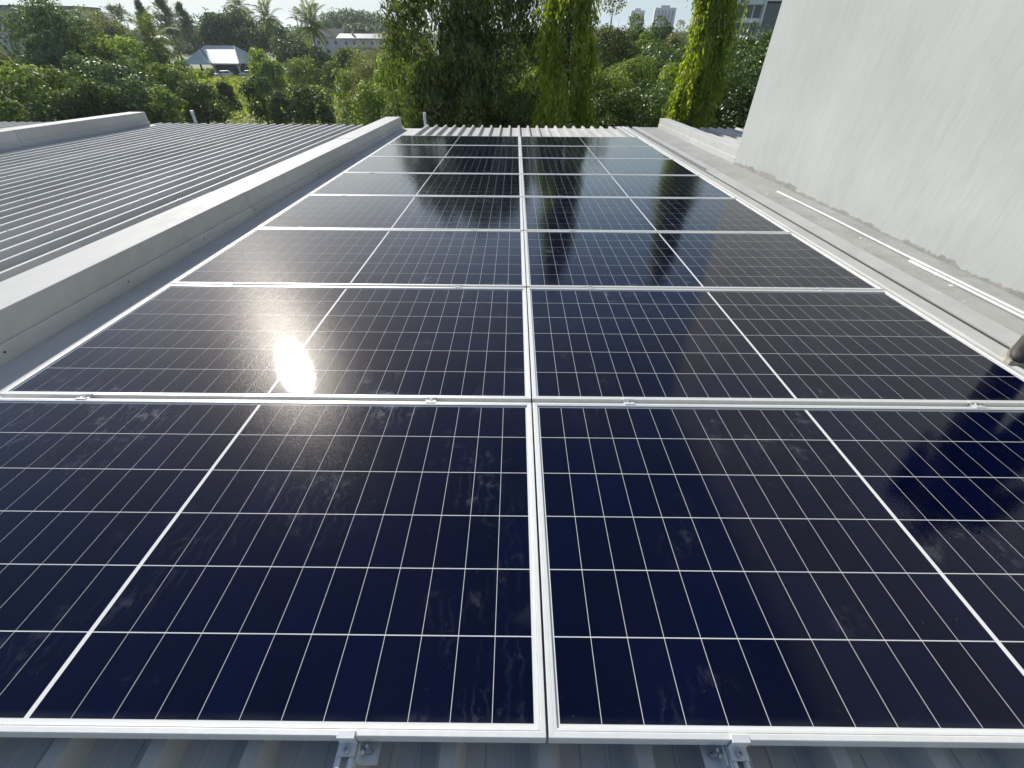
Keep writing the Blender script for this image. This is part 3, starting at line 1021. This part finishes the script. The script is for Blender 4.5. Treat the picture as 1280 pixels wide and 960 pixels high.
        P = bc[bi] + d * rad[:, None] * np.array([1, 1, 1.5 if droop else 0.85])
        # stray sprays beyond the outline
        st = rng.random(n) < 0.05
        P[st] += d[st] * br[bi][st][:, None] * (0.35 * rng.random(st.sum()))[:, None]
        P[:, 2] = np.maximum(P[:, 2], 0.15)
        Nr = d + np.array([0, 0, 0.55]) + rng.normal(size=(n, 3)) * 0.55
        Ax = np.cross(Nr, rdir(rng, n)) + np.array([0, 0, -1.3 if droop else -0.25])
        tint = 0.42 + 0.26 * rng.normal(size=n) + (0.8 if droop else 0.6) * (rng.random(K)[bi] - 0.5)  # random tone per leaf; tint per clump stands in for sunlit and shaded clumps
        ln = leaf * (0.65 + 0.75 * rng.random(n))
        me = leaf_mesh('crown', P, Nr, Ax, ln, ln * {'fine': 0.38, 'loose': 0.52, 'weep': 0.32}.get(kind, 0.5), tint, mat)
        tm.tube([(0, 0, 0), (0.03 * h * rng.normal() * 0.4, 0.02 * h * rng.normal() * 0.4, cz), (0, 0, cz + sz * 0.45)], [r0, r0 * 0.7, r0 * 0.2], 7)
        limbs(tm, rng, h, bc[rng.choice(K, 12, replace=False)], r0)
        if kind == 'sparse':
            for i in range(30):
                b_ = bc[rng.integers(K)]
                e_ = b_ + rdir(rng, 1)[0] * R * 0.55
                tm.tube([b_, (b_ + e_) / 2 + rng.normal(size=3) * 0.05, e_], [0.03, 0.02, 0.008], 4)
    obj('crown', me, t)
    part('trunk', tm, M['bark'], t, smooth=True)
    return t

TREES = [
    ('conifer', -99.05, 150, 15.35, 2.85, 'narrow ragged dark conifer left of the tall grey-green ones on the skyline'),
    ('conifer', -93.08, 150, 16.48, 5.25, 'broadest tall grey-green conifer on the skyline, above the hipped carport roof'),
    ('conifer', -91.97, 156, 15.12, 3.41, 'pointed leaning dark conifer just right of the broadest skyline conifer'),
    ('wispy', -112.94, 160, 14.3, 5.61, 'wispy feathery grey-green tree on the skyline left of the conifers'),
    ('wispy', -125.75, 170, 13.43, 3.23, 'small spiky dark treetop on the skyline, leftmost of the feathery ones'),
    ('far', -89.26, 165, 12.98, 6.73, 'dim blue-green distant tree behind the low yellowish palm'),
    ('far', -83.0, 168, 14.5, 6.0, 'dark round tree filling the skyline between the two palms'),
    ('far', -74.7, 170, 11.9, 5.7, 'grey-green round tree directly right of the second palm'),
    ('far', -77.0, 162, 9.6, 6.0, 'dark dense tree at the right end behind the carport roof'),
    ('hill', -102.8, 330, 20.08, 12.45, 'hazy dark tree on the far hill right of the large palm'),
    ('hill', -90.98, 340, 19.02, 14.79, 'hazy broad tree at the middle of the far hill'),
    ('hill', -73.47, 320, 14.1, 10.26, 'hazy low tree at the right foot of the far hill'),
    ('hill', -81.87, 290, 13.33, 8.47, 'paler hazy bush in front of the far hill trees'),
    ('hill', -103.13, 300, 14.31, 6.56, 'small hazy treetop just behind the large palm'),
    ('loose', -63.0, 75, 12.91, 6.0, 'tall loose glossy-leaved tree at the top left in front of the pale apartment block'),
    ('loose', -65.93, 80, 11.93, 2.93, 'dark glossy tree between the top left tree and the olive-brown one'),
    ('fine', -66.65, 85, 12.24, 4.36, 'olive-brown fine-leaved round tree near the left skyline'),
    ('fine', -62.39, 65, 8.81, 2.26, 'dull olive bush at the left picture edge under the apartment block'),
    ('bush', -47.67, 50, 7.53, 3.11, 'large mid-green bush at the left picture edge'),
    ('bush', -42.91, 48, 7.19, 2.18, 'light green bush second from the left picture edge'),
    ('loose', -46.97, 58, 7.92, 2.67, 'glossy grey-green bush below the olive-brown tree'),
    ('bright', -57.2, 80, 8.88, 5.05, 'bright fresh green tree below the left drooping palm'),
    ('loose', -39.5, 52, 7.8, 3.37, 'broad glossy grey-green bush in the middle of the left bank'),
    ('bush', -57.16, 86, 7.72, 3.91, 'dark green shrubby tree left of the carport roof'),
    ('bush', -43.92, 66, 6.57, 3.07, 'mid-green shrub under the left corner of the carport roof'),
    ('bush', -48.73, 78, 5.93, 2.78, 'leafy shrub in front of the left carport post'),
    ('dark', -38.24, 62, 5.12, 2.85, 'dark rounded bush behind the white stub pipe on the left roof edge'),
    ('bush', -42.52, 42, 5.33, 1.51, 'small light bush lowest at the left picture edge'),
    ('dark', -38.93, 43, 6.14, 2.28, 'dark shaded bush above the far left roof strip'),
    ('dark', -37.2, 45, 6.66, 2.28, 'dark bush above the far end of the left roof kerb'),
    ('loose', -35.81, 48, 6.58, 2.42, 'grey-green bush right behind the tip of the left roof kerb'),
    ('bush', -32.78, 47, 5.83, 1.73, 'low light green bush between the left kerb tip and the stub pipe'),
    ('dark', -43.78, 78, 3.6, 1.5, 'small dark shrub below the parked white cars'),
    ('bright', -50.3, 105, 6.93, 2.9, 'light green spreading tree hiding the right end of the carport'),
    ('bright', -46.77, 102, 5.47, 2.66, 'yellow-green round shrub right of the spreading carport tree'),
    ('far', -53.54, 132, 8.13, 5.33, 'dull green tree left of the large palm trunk'),
    ('dark', -44.08, 122, 6.92, 3.13, 'creeper-covered column of leaves at the foot of the large palm'),
    ('bush', -45.82, 116, 5.15, 4.97, 'mid-green thicket beneath the large palm'),
    ('bush', -38.14, 112, 4.56, 3.44, 'low green thicket at the far edge of the field, right of the large palm'),
    ('dark', -32.81, 66, 5.34, 2.28, 'tall dark shrub standing in the field, left of the two'),
    ('dark', -28.4, 61, 4.16, 1.66, 'low dark shrub between the two taller field shrubs'),
    ('dark', -24.88, 62, 5.51, 2.73, 'broad dark shrub standing in the field, right of the two'),
    ('bush', -18.47, 60, 6.44, 2.61, 'olive shrub at the right end of the field'),
    ('fine', -13.17, 50, 9.78, 2.9, 'tall olive-green tree in front of the pale two-storey house'),
    ('fine', -15.25, 70, 12.68, 2.14, 'sparse treetop reaching the skyline left of the big dark tree'),
    ('bright', -8.86, 38, 8.92, 2.02, 'sunlit yellow-green tree at the left flank of the big dark tree'),
    ('bush', -9.12, 33, 7.54, 1.88, 'leafy bush behind the far end of the left panel kerb'),
    ('dark', -5.14, 24, 8.02, 1.03, 'dark low bush at the end of the kerb beside the panels'),
    ('weep', -2.9, 21, 13.2, 1.6, 'tall dark drooping tree, left one of the central dark pair'),
    ('weep', -1.19, 22, 13.6, 1.75, 'tall dark drooping tree, right one of the central dark pair'),
    ('weep', -1.7, 18.5, 9.87, 1.2, 'lower dark drooping tree in front between the central dark pair'),
    ('weep', -3.17, 18, 9.41, 0.83, 'dark drooping young tree above the left corner of the panel array'),
    ('dark', -0.1, 18.5, 9.18, 0.89, 'dark shrub just left of the middle lime weeping tree'),
    ('bush', 0.55, 24, 8.9, 1.3, 'green bush filling the gap left of the middle lime tree'),
    ('bush', 3.75, 23, 9.0, 1.2, 'green bush filling the gap right of the middle lime tree'),
    ('far', 9.5, 52, 9.6, 3.0, 'grey-green tree in front of the low pale house'),
    ('dark', 0.35, 29, 10.2, 1.6, 'dark tree behind the gap between the central dark pair and the middle lime tree'),
    ('loose', -58.77, 68, 9.55, 2.55, 'glossy dark tree filling the bank below the tall top-left tree'),
    ('bush', -54.91, 72, 9.23, 3.02, 'green tree between the olive-brown tree and the fresh green one'),
    ('far', -98.5, 178, 8.6, 6.0, 'dull green tree behind the left corner of the carport'),
    ('far', -59.38, 142, 8.93, 4.65, 'grey-green tree between the second palm and the largest palm'),
    ('bush', -28.64, 92, 7.53, 3.06, 'green tree hiding the left half of the pale two-storey house'),
    ('bush', 3.7, 22, 8.91, 0.85, 'leafy shrub close to the right side of the middle lime tree'),
    ('bush', 10.63, 46, 9.94, 1.9, 'mid-green tree in front of the low pale house'),
    ('dark', 11.11, 28, 10.37, 1.23, 'dark tree whose top shows just right of the right lime column'),
    ('bright', 7.5, 24, 9.11, 1.03, 'yellow-green shrub just left of the right lime column'),
    ('dark', 11.79, 26, 10.3, 1.22, 'dark tree directly below the modern office block'),
    ('fine', -94.5, 130, 12.25, 4.18, 'thin olive tree on the skyline right of the olive-brown tree'),
    ('sparse', 0.38, 32, 12.09, 1.26, 'thin-crowned tree with sky showing through, left of the middle lime tree'),
    ('lime', 1.56, 17, 14.3, 1.2, 'bright lime-green weeping column tree at the middle of the roof edge'),
    ('lime', 6.23, 18, 14.6, 1.12, 'bright lime-green weeping column tree near the plaster wall'),
    ('sparse', 7.35, 40, 12.44, 2.7, 'thin twiggy tree with sky showing through, right of the middle lime tree'),
    ('far', 16.32, 75, 11.6, 2.71, 'grey-green tree below the left distant tower'),
    ('far', 28.26, 110, 12.06, 3.66, 'pale hazy tree below the right distant tower'),
    ('fine', 20.02, 70, 10.93, 2.04, 'light olive treetop just left of the right lime tree'),
    ('bush', 5.61, 26, 9.26, 1.3, 'leafy green tree between the lime columns, nearest the middle one'),
    ('loose', 7.81, 28, 9.85, 1.54, 'dark glossy tree between the lime columns, nearest the right one'),
    ('dark', 3.85, 20, 8.43, 1.11, 'low dark bush beside the foot of the middle lime tree'),
    ('loose', 5.52, 20.5, 8.76, 1.35, 'low glossy bush behind the right roof kerb tip'),
    ('loose', 10.2, 24, 10.55, 2.3, 'tall dark glossy tree between the right lime tree and the plaster wall'),
    ('dark', 8.14, 20.5, 9.47, 1.5, 'dark tree right behind the right lime column'),
    ('loose', 9.09, 19.5, 9.09, 1.6, 'dark glossy bush touching the edge of the plaster wall'),
    ('fine', 14.6, 30, 10.7, 2.6, 'olive treetop in front of the modern office block beside the wall'),
]
for i, (k, x, y, h, R, lab) in enumerate(TREES):
    o = add_tree(k, x, y, h, R, lab, 100 + i)
    if o['category'] == 'tree' and k in ('hill',):
        o['group'] = 'trees on the far hill'

# ------------------------------------------------------------------ palms
def frond_mesh(name, length, rng, leafl):
    """arching rachis with drooping leaflets on both sides, springing from the origin along +x"""
    n = 26
    s = np.linspace(0, 1, n)
    X = length * (s - 0.12 * s ** 3)
    Z = length * (0.22 * s - 0.42 * s ** 2.6)
    P, Nr, Ax, Ln = [], [], [], []
    for side in (-1, 1):
        for i in range(2, n):
            l = leafl * (0.45 + 0.75 * math.sin(math.pi * min(1, 0.12 + s[i] * 0.88)))
            a = np.array([0.75, side * 1.0, -0.25 - 0.45 * rng.random()])
            a /= np.linalg.norm(a)
            P.append(np.array([X[i], 0, Z[i]]) + a * l / 2)
            Ax.append(a)
            Nr.append(np.array([0.3, 0.0, 1.0]))
            Ln.append(l)
    Ln = np.array(Ln)
    me = leaf_mesh(name, np.array(P), np.array(Nr), np.array(Ax), Ln, 0.085 * length / 3 + 0 * Ln, 0.5 + 0.25 * rng.normal(size=len(P)), LEAF['palm'])
    return me

def palm(x, y, zc, length, label, seed, nf=24, low=-0.5, lean=0.0):
    rng = np.random.default_rng(seed)
    t = thing('palm_tree', label, 'palm tree', (x, y, 0), group='palms on the left skyline')
    tm = MB()
    tm.tube([(-lean, 0, 0), (-lean * 0.5, 0, zc * 0.45), (-lean * 0.1, 0, zc * 0.8), (0, 0, zc)], [0.26, 0.17, 0.15, 0.13], 8)
    part('trunk', tm, M['palmbark'], t, smooth=True)
    ms = [frond_mesh('frond', length * f, rng, length * 0.24) for f in (1.0, 0.86, 1.1)]
    for i in range(nf):
        o = obj('frond', ms[i % 3], t, (0, 0, zc))
        el = math.radians(85 - 125 * ((i + 0.5) / nf)) + rng.normal() * 0.1
        o.rotation_euler = (rng.normal() * 0.15, -el, i * 2.399 + rng.normal() * 0.2)
    return t
palm(-42.2, 115, 10.6, 4.9, 'largest coconut palm, standing free against the sky above the field', 1, 28)
palm(-64.0, 145, 12.3, 4.6, 'coconut palm on the skyline directly left of the largest palm', 2, 24)
palm(-73.0, 150, 14.4, 4.6, 'leftmost skyline coconut palm, its head rising above dark round trees', 3, 22)
palm(-74.0, 190, 13.8, 2.6, 'small thin palm between the two coconut palms', 4, 12)
palm(-94.0, 170, 8.0, 4.6, 'low yellowish palm right behind the ridge of the carport roof', 5, 22)
palm(-56.3, 85, 8.8, 4.4, 'drooping palm half hidden in the bushes left of the carport', 6, 22)

# ------------------------------------------------------------------ field of creepers and grass
rng = np.random.default_rng(77)
n = 52000
yy = 52 + 115 * rng.random(n) ** 0.75
ux = rng.random(n)
xx = yy * (-0.75 + 0.62 * ux)
hh = np.where(yy > 112, 0.35, 1.0) * (0.35 + 1.3 * (0.5 + 0.5 * np.sin(xx * 0.21 + 1.3) * np.sin(yy * 0.17)) ** 2 + 0.5 * np.sin(xx * 0.9 + yy * 0.6) * 0.4)
P = np.stack([xx, yy, np.maximum(0.1, hh * rng.random(n) ** 0.4)], -1)
Nr = rng.normal(size=(n, 3)) * 0.6 + np.array([0, 0, 0.9])
cv = leaf_mesh('ground_cover', P, Nr, np.cross(Nr, rdir(rng, n)), 0.0058 * yy * (0.6 + 0.8 * rng.random(n)), 0.0034 * yy, 0.5 + 0.25 * rng.normal(size=n) + 0.2 * np.sin(xx * 0.3) * np.sin(yy * 0.11), LEAF['cover'])
tag(obj('ground_cover', cv), 'bright green creepers and tall grass covering the open field', 'ground cover', kind='stuff')

# ------------------------------------------------------------------ far belt of woods closing the view
rng = np.random.default_rng(9)
nb = 420
bx = -520 + 1150 * rng.random(nb)
by = 400 + 160 * rng.random(nb)
bh = 7 + 6 * rng.random(nb) + 3 * np.sin(bx * 0.021)
brd = 7 + 6 * rng.random(nb)
n = 60000
bi = rng.integers(0, nb, n)
d = rdir(rng, n)
d[:, 2] = np.abs(d[:, 2])
P = np.stack([bx[bi], by[bi], np.zeros(n)], -1) + d * np.stack([brd[bi], brd[bi], bh[bi]], -1) * (0.75 + 0.3 * rng.random((n, 1)))
Nr = d + rng.normal(size=(n, 3)) * 0.6
fw = leaf_mesh('far_woods', P, Nr, np.cross(Nr, rdir(rng, n)), 2.6 * (0.6 + 0.8 * rng.random(n)), 1.5, 0.5 + 0.25 * rng.normal(size=n), LEAF['hill'])
tag(obj('far_woods', fw), 'hazy belt of distant woods along the horizon', 'woods', kind='stuff')

# ------------------------------------------------------------------ carport with hipped roof
cp = thing('carport', 'open carport with a pale grey hipped metal roof beyond the field', 'building', (-80.8, 149.0, 0), math.radians(1))
W2, D2, ZE, ZR = 7.3, 7.0, 3.0, 6.4
RL = 3.9
m = MB()
cor = [(-W2, -D2), (W2, -D2), (W2, D2), (-W2, D2)]
rd = [(-RL, 0), (RL, 0)]
def hip(face, t):
    return face
sl = [
    [(-W2, -D2, ZE), (W2, -D2, ZE), (RL, 0, ZR), (-RL, 0, ZR)],
    [(W2, -D2, ZE), (W2, D2, ZE), (RL, 0, ZR)],
    [(W2, D2, ZE), (-W2, D2, ZE), (-RL, 0, ZR), (RL, 0, ZR)],
    [(-W2, D2, ZE), (-W2, -D2, ZE), (-RL, 0, ZR)],
]
roof_o = None
for f in sl:
    m = MB()
    low = [(a, b, c - 0.10) for a, b, c in f]
    m.loft([low, f])
    roof_o = part('roof_slope', m, M['hiproof'], cp)
for a, b in (((-RL, 0, ZR + 0.03), (RL, 0, ZR + 0.03)), ((RL, 0, ZR + 0.03), (W2, -D2, ZE + 0.05)), ((RL, 0, ZR + 0.03), (W2, D2, ZE + 0.05)), ((-RL, 0, ZR + 0.03), (-W2, -D2, ZE + 0.05)), ((-RL, 0, ZR + 0.03), (-W2, D2, ZE + 0.05))):
    m = MB()
    m.tube([a, b], 0.14, 6)
    part('ridge_cap', m, M['ridge'], cp)
m = MB()
m.box(-W2 - 0.05, W2 + 0.05, -D2 - 0.08, -D2 + 0.02, ZE - 0.28, ZE - 0.11)
part('fascia', m, M['hiproof'], cp)
for x in (-6.7, 0.0, 6.7):
    for y in (-6.5, 6.4):
        m = MB()
        m.box(x - 0.11, x + 0.11, y - 0.11, y + 0.11, 0, ZE - 0.1)
        po = part('post', m, M['white'], cp)
        m = MB()
        for s in (-1, 1):
            m.tube([(x + s * 0.1, y, ZE - 1.0), (x + s * 0.75, y, ZE - 0.12)], 0.06, 5)
        part('brace', m, M['white'], po)
m = MB()
m.box(-7.0, 7.0, 6.6, 6.75, 0, ZE - 0.12)
part('back_wall', m, M['darkgrey'], cp)
m = MB()
m.box(-9.5, 12, -9.0, 5.4, -0.05, 0.06)
part('floor_slab', m, M['concrete'], cp)

def car(label, loc, rz, paint):
    c = thing('parked_car', label, 'car', loc, rz, 'cars parked at the carport')
    L_, Wd = 2.25, 0.86
    prof = [(-L_, 0.30), (-L_, 0.75), (-L_ + 0.06, 0.95), (-1.05, 1.02), (0.95, 1.05), (2.05, 0.98), (L_, 0.85), (L_, 0.32), (1.75, 0.27), (-1.8, 0.27)]
    m = MB()
    m.loft([[(a, -Wd, b) for a, b in prof], [(a, Wd, b) for a, b in prof]])
    bevel(part('body', m, paint, c), 0.06, 3)
    m = MB()
    a_ = [(-1.35, 1.0), (-0.62, 1.52), (1.35, 1.55), (1.95, 1.0)]
    m.loft([[(x, -Wd + (0.03 if z < 1.2 else 0.14), z) for x, z in a_], [(x, Wd - (0.03 if z < 1.2 else 0.14), z) for x, z in a_]])
    cab = bevel(part('cabin', m, paint, c), 0.05, 2)
    for s in (-1, 1):
        for x0, x1 in ((-1.0, 0.25), (0.36, 1.55)):
            m = MB()
            y0, y1 = s * (Wd - 0.028), s * (Wd - 0.118)
            lo = [(x0, y0, 1.07), (x1 + 0.12, y0, 1.07), (x1 - 0.1, y1, 1.45), (x0 + (0.42 if x0 < 0 else 0.0), y1, 1.45)]
            m.loft([lo, [(x, y + s * 0.012, z) for x, y, z in lo]])
            part('side_window', m, M['carglass'], cab)
    m = MB()
    q = [(-1.33, -Wd + 0.10, 1.05), (-1.33, Wd - 0.10, 1.05), (-0.72, Wd - 0.2, 1.46), (-0.72, -Wd + 0.2, 1.46)]
    m.loft([q, [(x - 0.03, y, z + 0.015) for x, y, z in q]])
    part('windscreen', m, M['carglass'], cab)
    for x in (-1.4, 1.35):
        for s in (-1, 1):
            m = MB()
            m.tube([(x, s * (Wd - 0.2), 0.33), (x, s * (Wd + 0.015), 0.33)], 0.33, 16)
            w = part('wheel', m, M['tyre'], c)
            m = MB()
            m.tube([(x, s * (Wd + 0.01), 0.33), (x, s * (Wd + 0.022), 0.33)], 0.2, 12)
            part('rim', m, M['carsilver'], w)
    for s in (-1, 1):
        m = MB()
        m.box(-L_ - 0.012, -L_ + 0.05, s * 0.58 - 0.17, s * 0.58 + 0.17, 0.66, 0.82)
        part('headlight', m, M['lamp'], c)
    return c
car('white car parked at the front of the carport, left of the white post', (-77.0, 139.6, 0.06), math.radians(12), M['carwhite'])
car('white car parked right of the white carport post', (-71.2, 141.0, 0.06), math.radians(20), M['carwhite'])
car('silver car parked right of the carport, beside the yellow-green shrub', (-63.6, 148.5, 0.06), math.radians(70), M['carsilver'])

pl = thing('leaning_pole', 'dark leaning timber pole in front of the carport roof', 'pole', (-72.5, 131, 0))
m = MB()
m.tube([(0, 0, 0), (-2.0, 0, 3.6), (-3.7, 0, 7.0)], [0.14, 0.12, 0.10], 8)
part('shaft', m, M['pole'], pl)
m = MB()
m.box(-4.3, -3.0, -0.06, 0.06, 6.55, 6.7)
part('crossarm', m, M['pole'], pl)

# ------------------------------------------------------------------ buildings behind
def window(parent, x, z, w, h, y, fm, gm, d=0.06):
    m = MB()
    t_ = min(0.12, w * 0.1)
    m.box(x - w / 2, x + w / 2, y - d, y, z + h - t_, z + h)
    m.box(x - w / 2, x + w / 2, y - d, y, z, z + t_)
    m.box(x - w / 2, x - w / 2 + t_, y - d, y, z + t_, z + h - t_)
    m.box(x + w / 2 - t_, x + w / 2, y - d, y, z + t_, z + h - t_)
    f = part('window', m, fm, parent)
    m = MB()
    m.box(x - w / 2 + t_, x + w / 2 - t_, y - d * 0.45, y - 0.004, z + t_, z + h - t_)
    part('pane', m, gm, f)
    return f

ap = thing('apartment_block', 'pale apartment block with dark windows behind the trees at the top left', 'building', (-158, 172, 0), math.radians(14))
m = MB()
m.box(-24, 22, 0, 14, 0, 14.6)
part('wall', m, M['wallpaint'], ap)
m = MB()
m.box(-24.5, 22.5, -0.6, 14.5, 14.6, 15.3)
part('roof', m, M['darkgrey'], ap)
for fl_ in range(4):
    for i in range(12):
        window(ap, -21.5 + i * 3.7, 1.1 + fl_ * 3.4, 1.7, 1.5, 0.0, M['white'], M['winglass'])
    m = MB()
    m.box(-24, 22, -0.18, 0, 3.35 + fl_ * 3.4 - 0.2, 3.35 + fl_ * 3.4)
    part('floor_band', m, M['white'], ap)

h2 = thing('two_storey_house', 'pale two-storey house with grey roof and blue lower wall beyond the field', 'house', (-66.5, 252, 0), math.radians(-3))
m = MB()
m.box(-14, 15, 0, 9, 3.6, 6.9)
part('upper_wall', m, M['pinkwall'], h2)
m = MB()
m.box(-13.6, 14.6, 0.5, 9, 0, 3.2)
part('lower_wall', m, M['bluewall'], h2)
m = MB()
m.box(-14.6, 15.6, -1.2, 9.2, 3.2, 3.6)
part('balcony_slab', m, M['darkgrey'], h2)
m = MB()
m.prism([(-1.2, 6.9), (4.5, 8.5), (10.2, 6.9), (10.2, 7.05), (4.5, 8.68), (-1.2, 7.08)], -15.5, 16.5, 'x')
part('roof', m, M['greyroof'], h2)
m = MB()
m.box(-9.4, -8.6, 3, 3.8, 7.9, 9.7)
part('chimney', m, M['pinkwall'], h2)
for i in range(7):
    window(h2, -11.5 + i * 4.0, 4.6, 1.6, 1.4, 0.0, M['white'], M['winglass'])
    window(h2, -11.5 + i * 4.0, 0.9, 1.6, 1.5, 0.5, M['white'], M['winglass'])

h1 = thing('brown_roofed_house', 'house with a brown pitched roof behind the largest palm', 'house', (-93, 265, 0), math.radians(8))
m = MB()
m.box(-9, 9, 0, 9, 0, 7.4)
part('wall', m, M['pinkwall'], h1)
m = MB()
m.prism([(-1.0, 7.2), (4.5, 10.2), (10, 7.2), (10, 7.4), (4.5, 10.45), (-1.0, 7.4)], -10.5, 10.5, 'x')
part('roof', m, M['brownroof'], h1)
for i in range(4):
    window(h1, -6 + i * 4, 4.4, 1.6, 1.6, 0.0, M['white'], M['winglass'])

hw = thing('flat_roofed_house', 'low pale house with a dark roof edge seen between the two lime trees', 'house', (19.5, 90, 0), math.radians(-2))
m = MB()
m.box(-6, 6, 0, 10, 0, 8.1)
part('wall', m, M['white'], hw)
m = MB()
m.box(-6.8, 6.8, -0.9, 10.8, 8.1, 8.65)
part('roof', m, M['darkgrey'], hw)
for i in range(4):
    window(hw, -4.4 + i * 2.9, 5.6, 1.4, 1.4, 0.0, M['white'], M['winglass'])
m = MB()
m.tube([(-5.2, -0.5, 0), (-5.2, -0.5, 10.2)], 0.09, 8)
part('mast', m, M['white'], hw)

of = thing('office_block', 'modern office block with white floor bands and dark glass wing above the trees', 'building', (55.2, 150, 0), math.radians(-10))
m = MB()
m.box(0, 8.4, 0.25, 16, 0, 19.2)
part('core', m, M['tinted'], of)
for z in (5.0, 8.6, 12.2, 15.8):
    m = MB()
    m.box(-0.5, 8.4, -0.5, 15, z, z + 0.75)
    part('floor_band', m, M['white'], of)
    for i in range(4):
        window(of, 1.05 + i * 2.1, z + 0.76, 2.02, 2.82, 0.25, M['white'], M['winglass'], 0.2)
m = MB()
m.box(1.5, 9, 2.0, 15, 19.2, 19.8)
part('roof_slab', m, M['white'], of)
m = MB()
m.box(8.5, 9.0, -0.7, 15, 0, 16.4)
part('divider', m, M['white'], of)
m = MB()
m.box(9.0, 24, -0.2, 15, 0, 16.0)
part('glass_wing', m, M['tinted'], of)
for i in range(6):
    m = MB()
    m.box(9.0 + i * 2.5 - 0.04, 9.0 + i * 2.5 + 0.04, -0.28, -0.2, 0, 16.0)
    part('mullion', m, M['darkgrey'], of)
m = MB()
m.box(8.4, 24.3, -0.8, 15.2, 16.4, 17.1)
part('roof_edge', m, M['white'], of)

def tower(label, x, y, w, h, seed):
    t = thing('tower_block', label, 'tower', (x, y, 0), math.radians(-6), 'distant tower blocks')
    m = MB()
    m.box(-w / 2, w / 2, 0, 20, 0, h)
    part('shaft', m, M['tower'], t)
    k = 6
    for i in range(k):
        m = MB()
        x0 = -w / 2 + w * (i + 0.28) / k
        m.box(x0, x0 + w / k * 0.5, -0.6, 0, 3, h - 2.5)
        s = part('bay', m, M['tower'], t)
        m = MB()
        m.box(x0 + 0.35, x0 + w / k * 0.22, -0.72, -0.6, 4, h - 3.5)
        part('window_strip', m, M['winglass'], s)
        m = MB()
        m.box(x0 - w / k * 0.34, x0 - w / k * 0.10, -0.1, 0, 4, h - 3.0)
        part('window_strip', m, M['winglass'], t)
    m = MB()
    m.box(-w / 4, w / 5, 4, 14, h, h + 3)
    part('plant_room', m, M['tower'], t)
    return t
tower('broader hazy tower block on the skyline left of the right lime tree', 234, 900, 32, 39.5, 1)
tower('narrower hazy tower block, left of the two on the skyline', 212.5, 1000, 23, 38.8, 2)

# ------------------------------------------------------------------ humid air
def air():
    m_, N, L, out = nt('humid_air')
    v = N.new('ShaderNodeVolumePrincipled')
    v.inputs['Color'].default_value = (0.86, 0.93, 1.0, 1)
    v.inputs['Density'].default_value = 0.00017
    v.inputs['Anisotropy'].default_value = 0.35
    L.new(v.outputs[0], out.inputs['Volume'])
    hz = MB().box(-3100, 3100, -700, 4600, -1.0, 60.0)
    tag(obj('haze', hz.mesh('haze', m_)), 'thin pale humid air', 'haze', kind='stuff')
air()
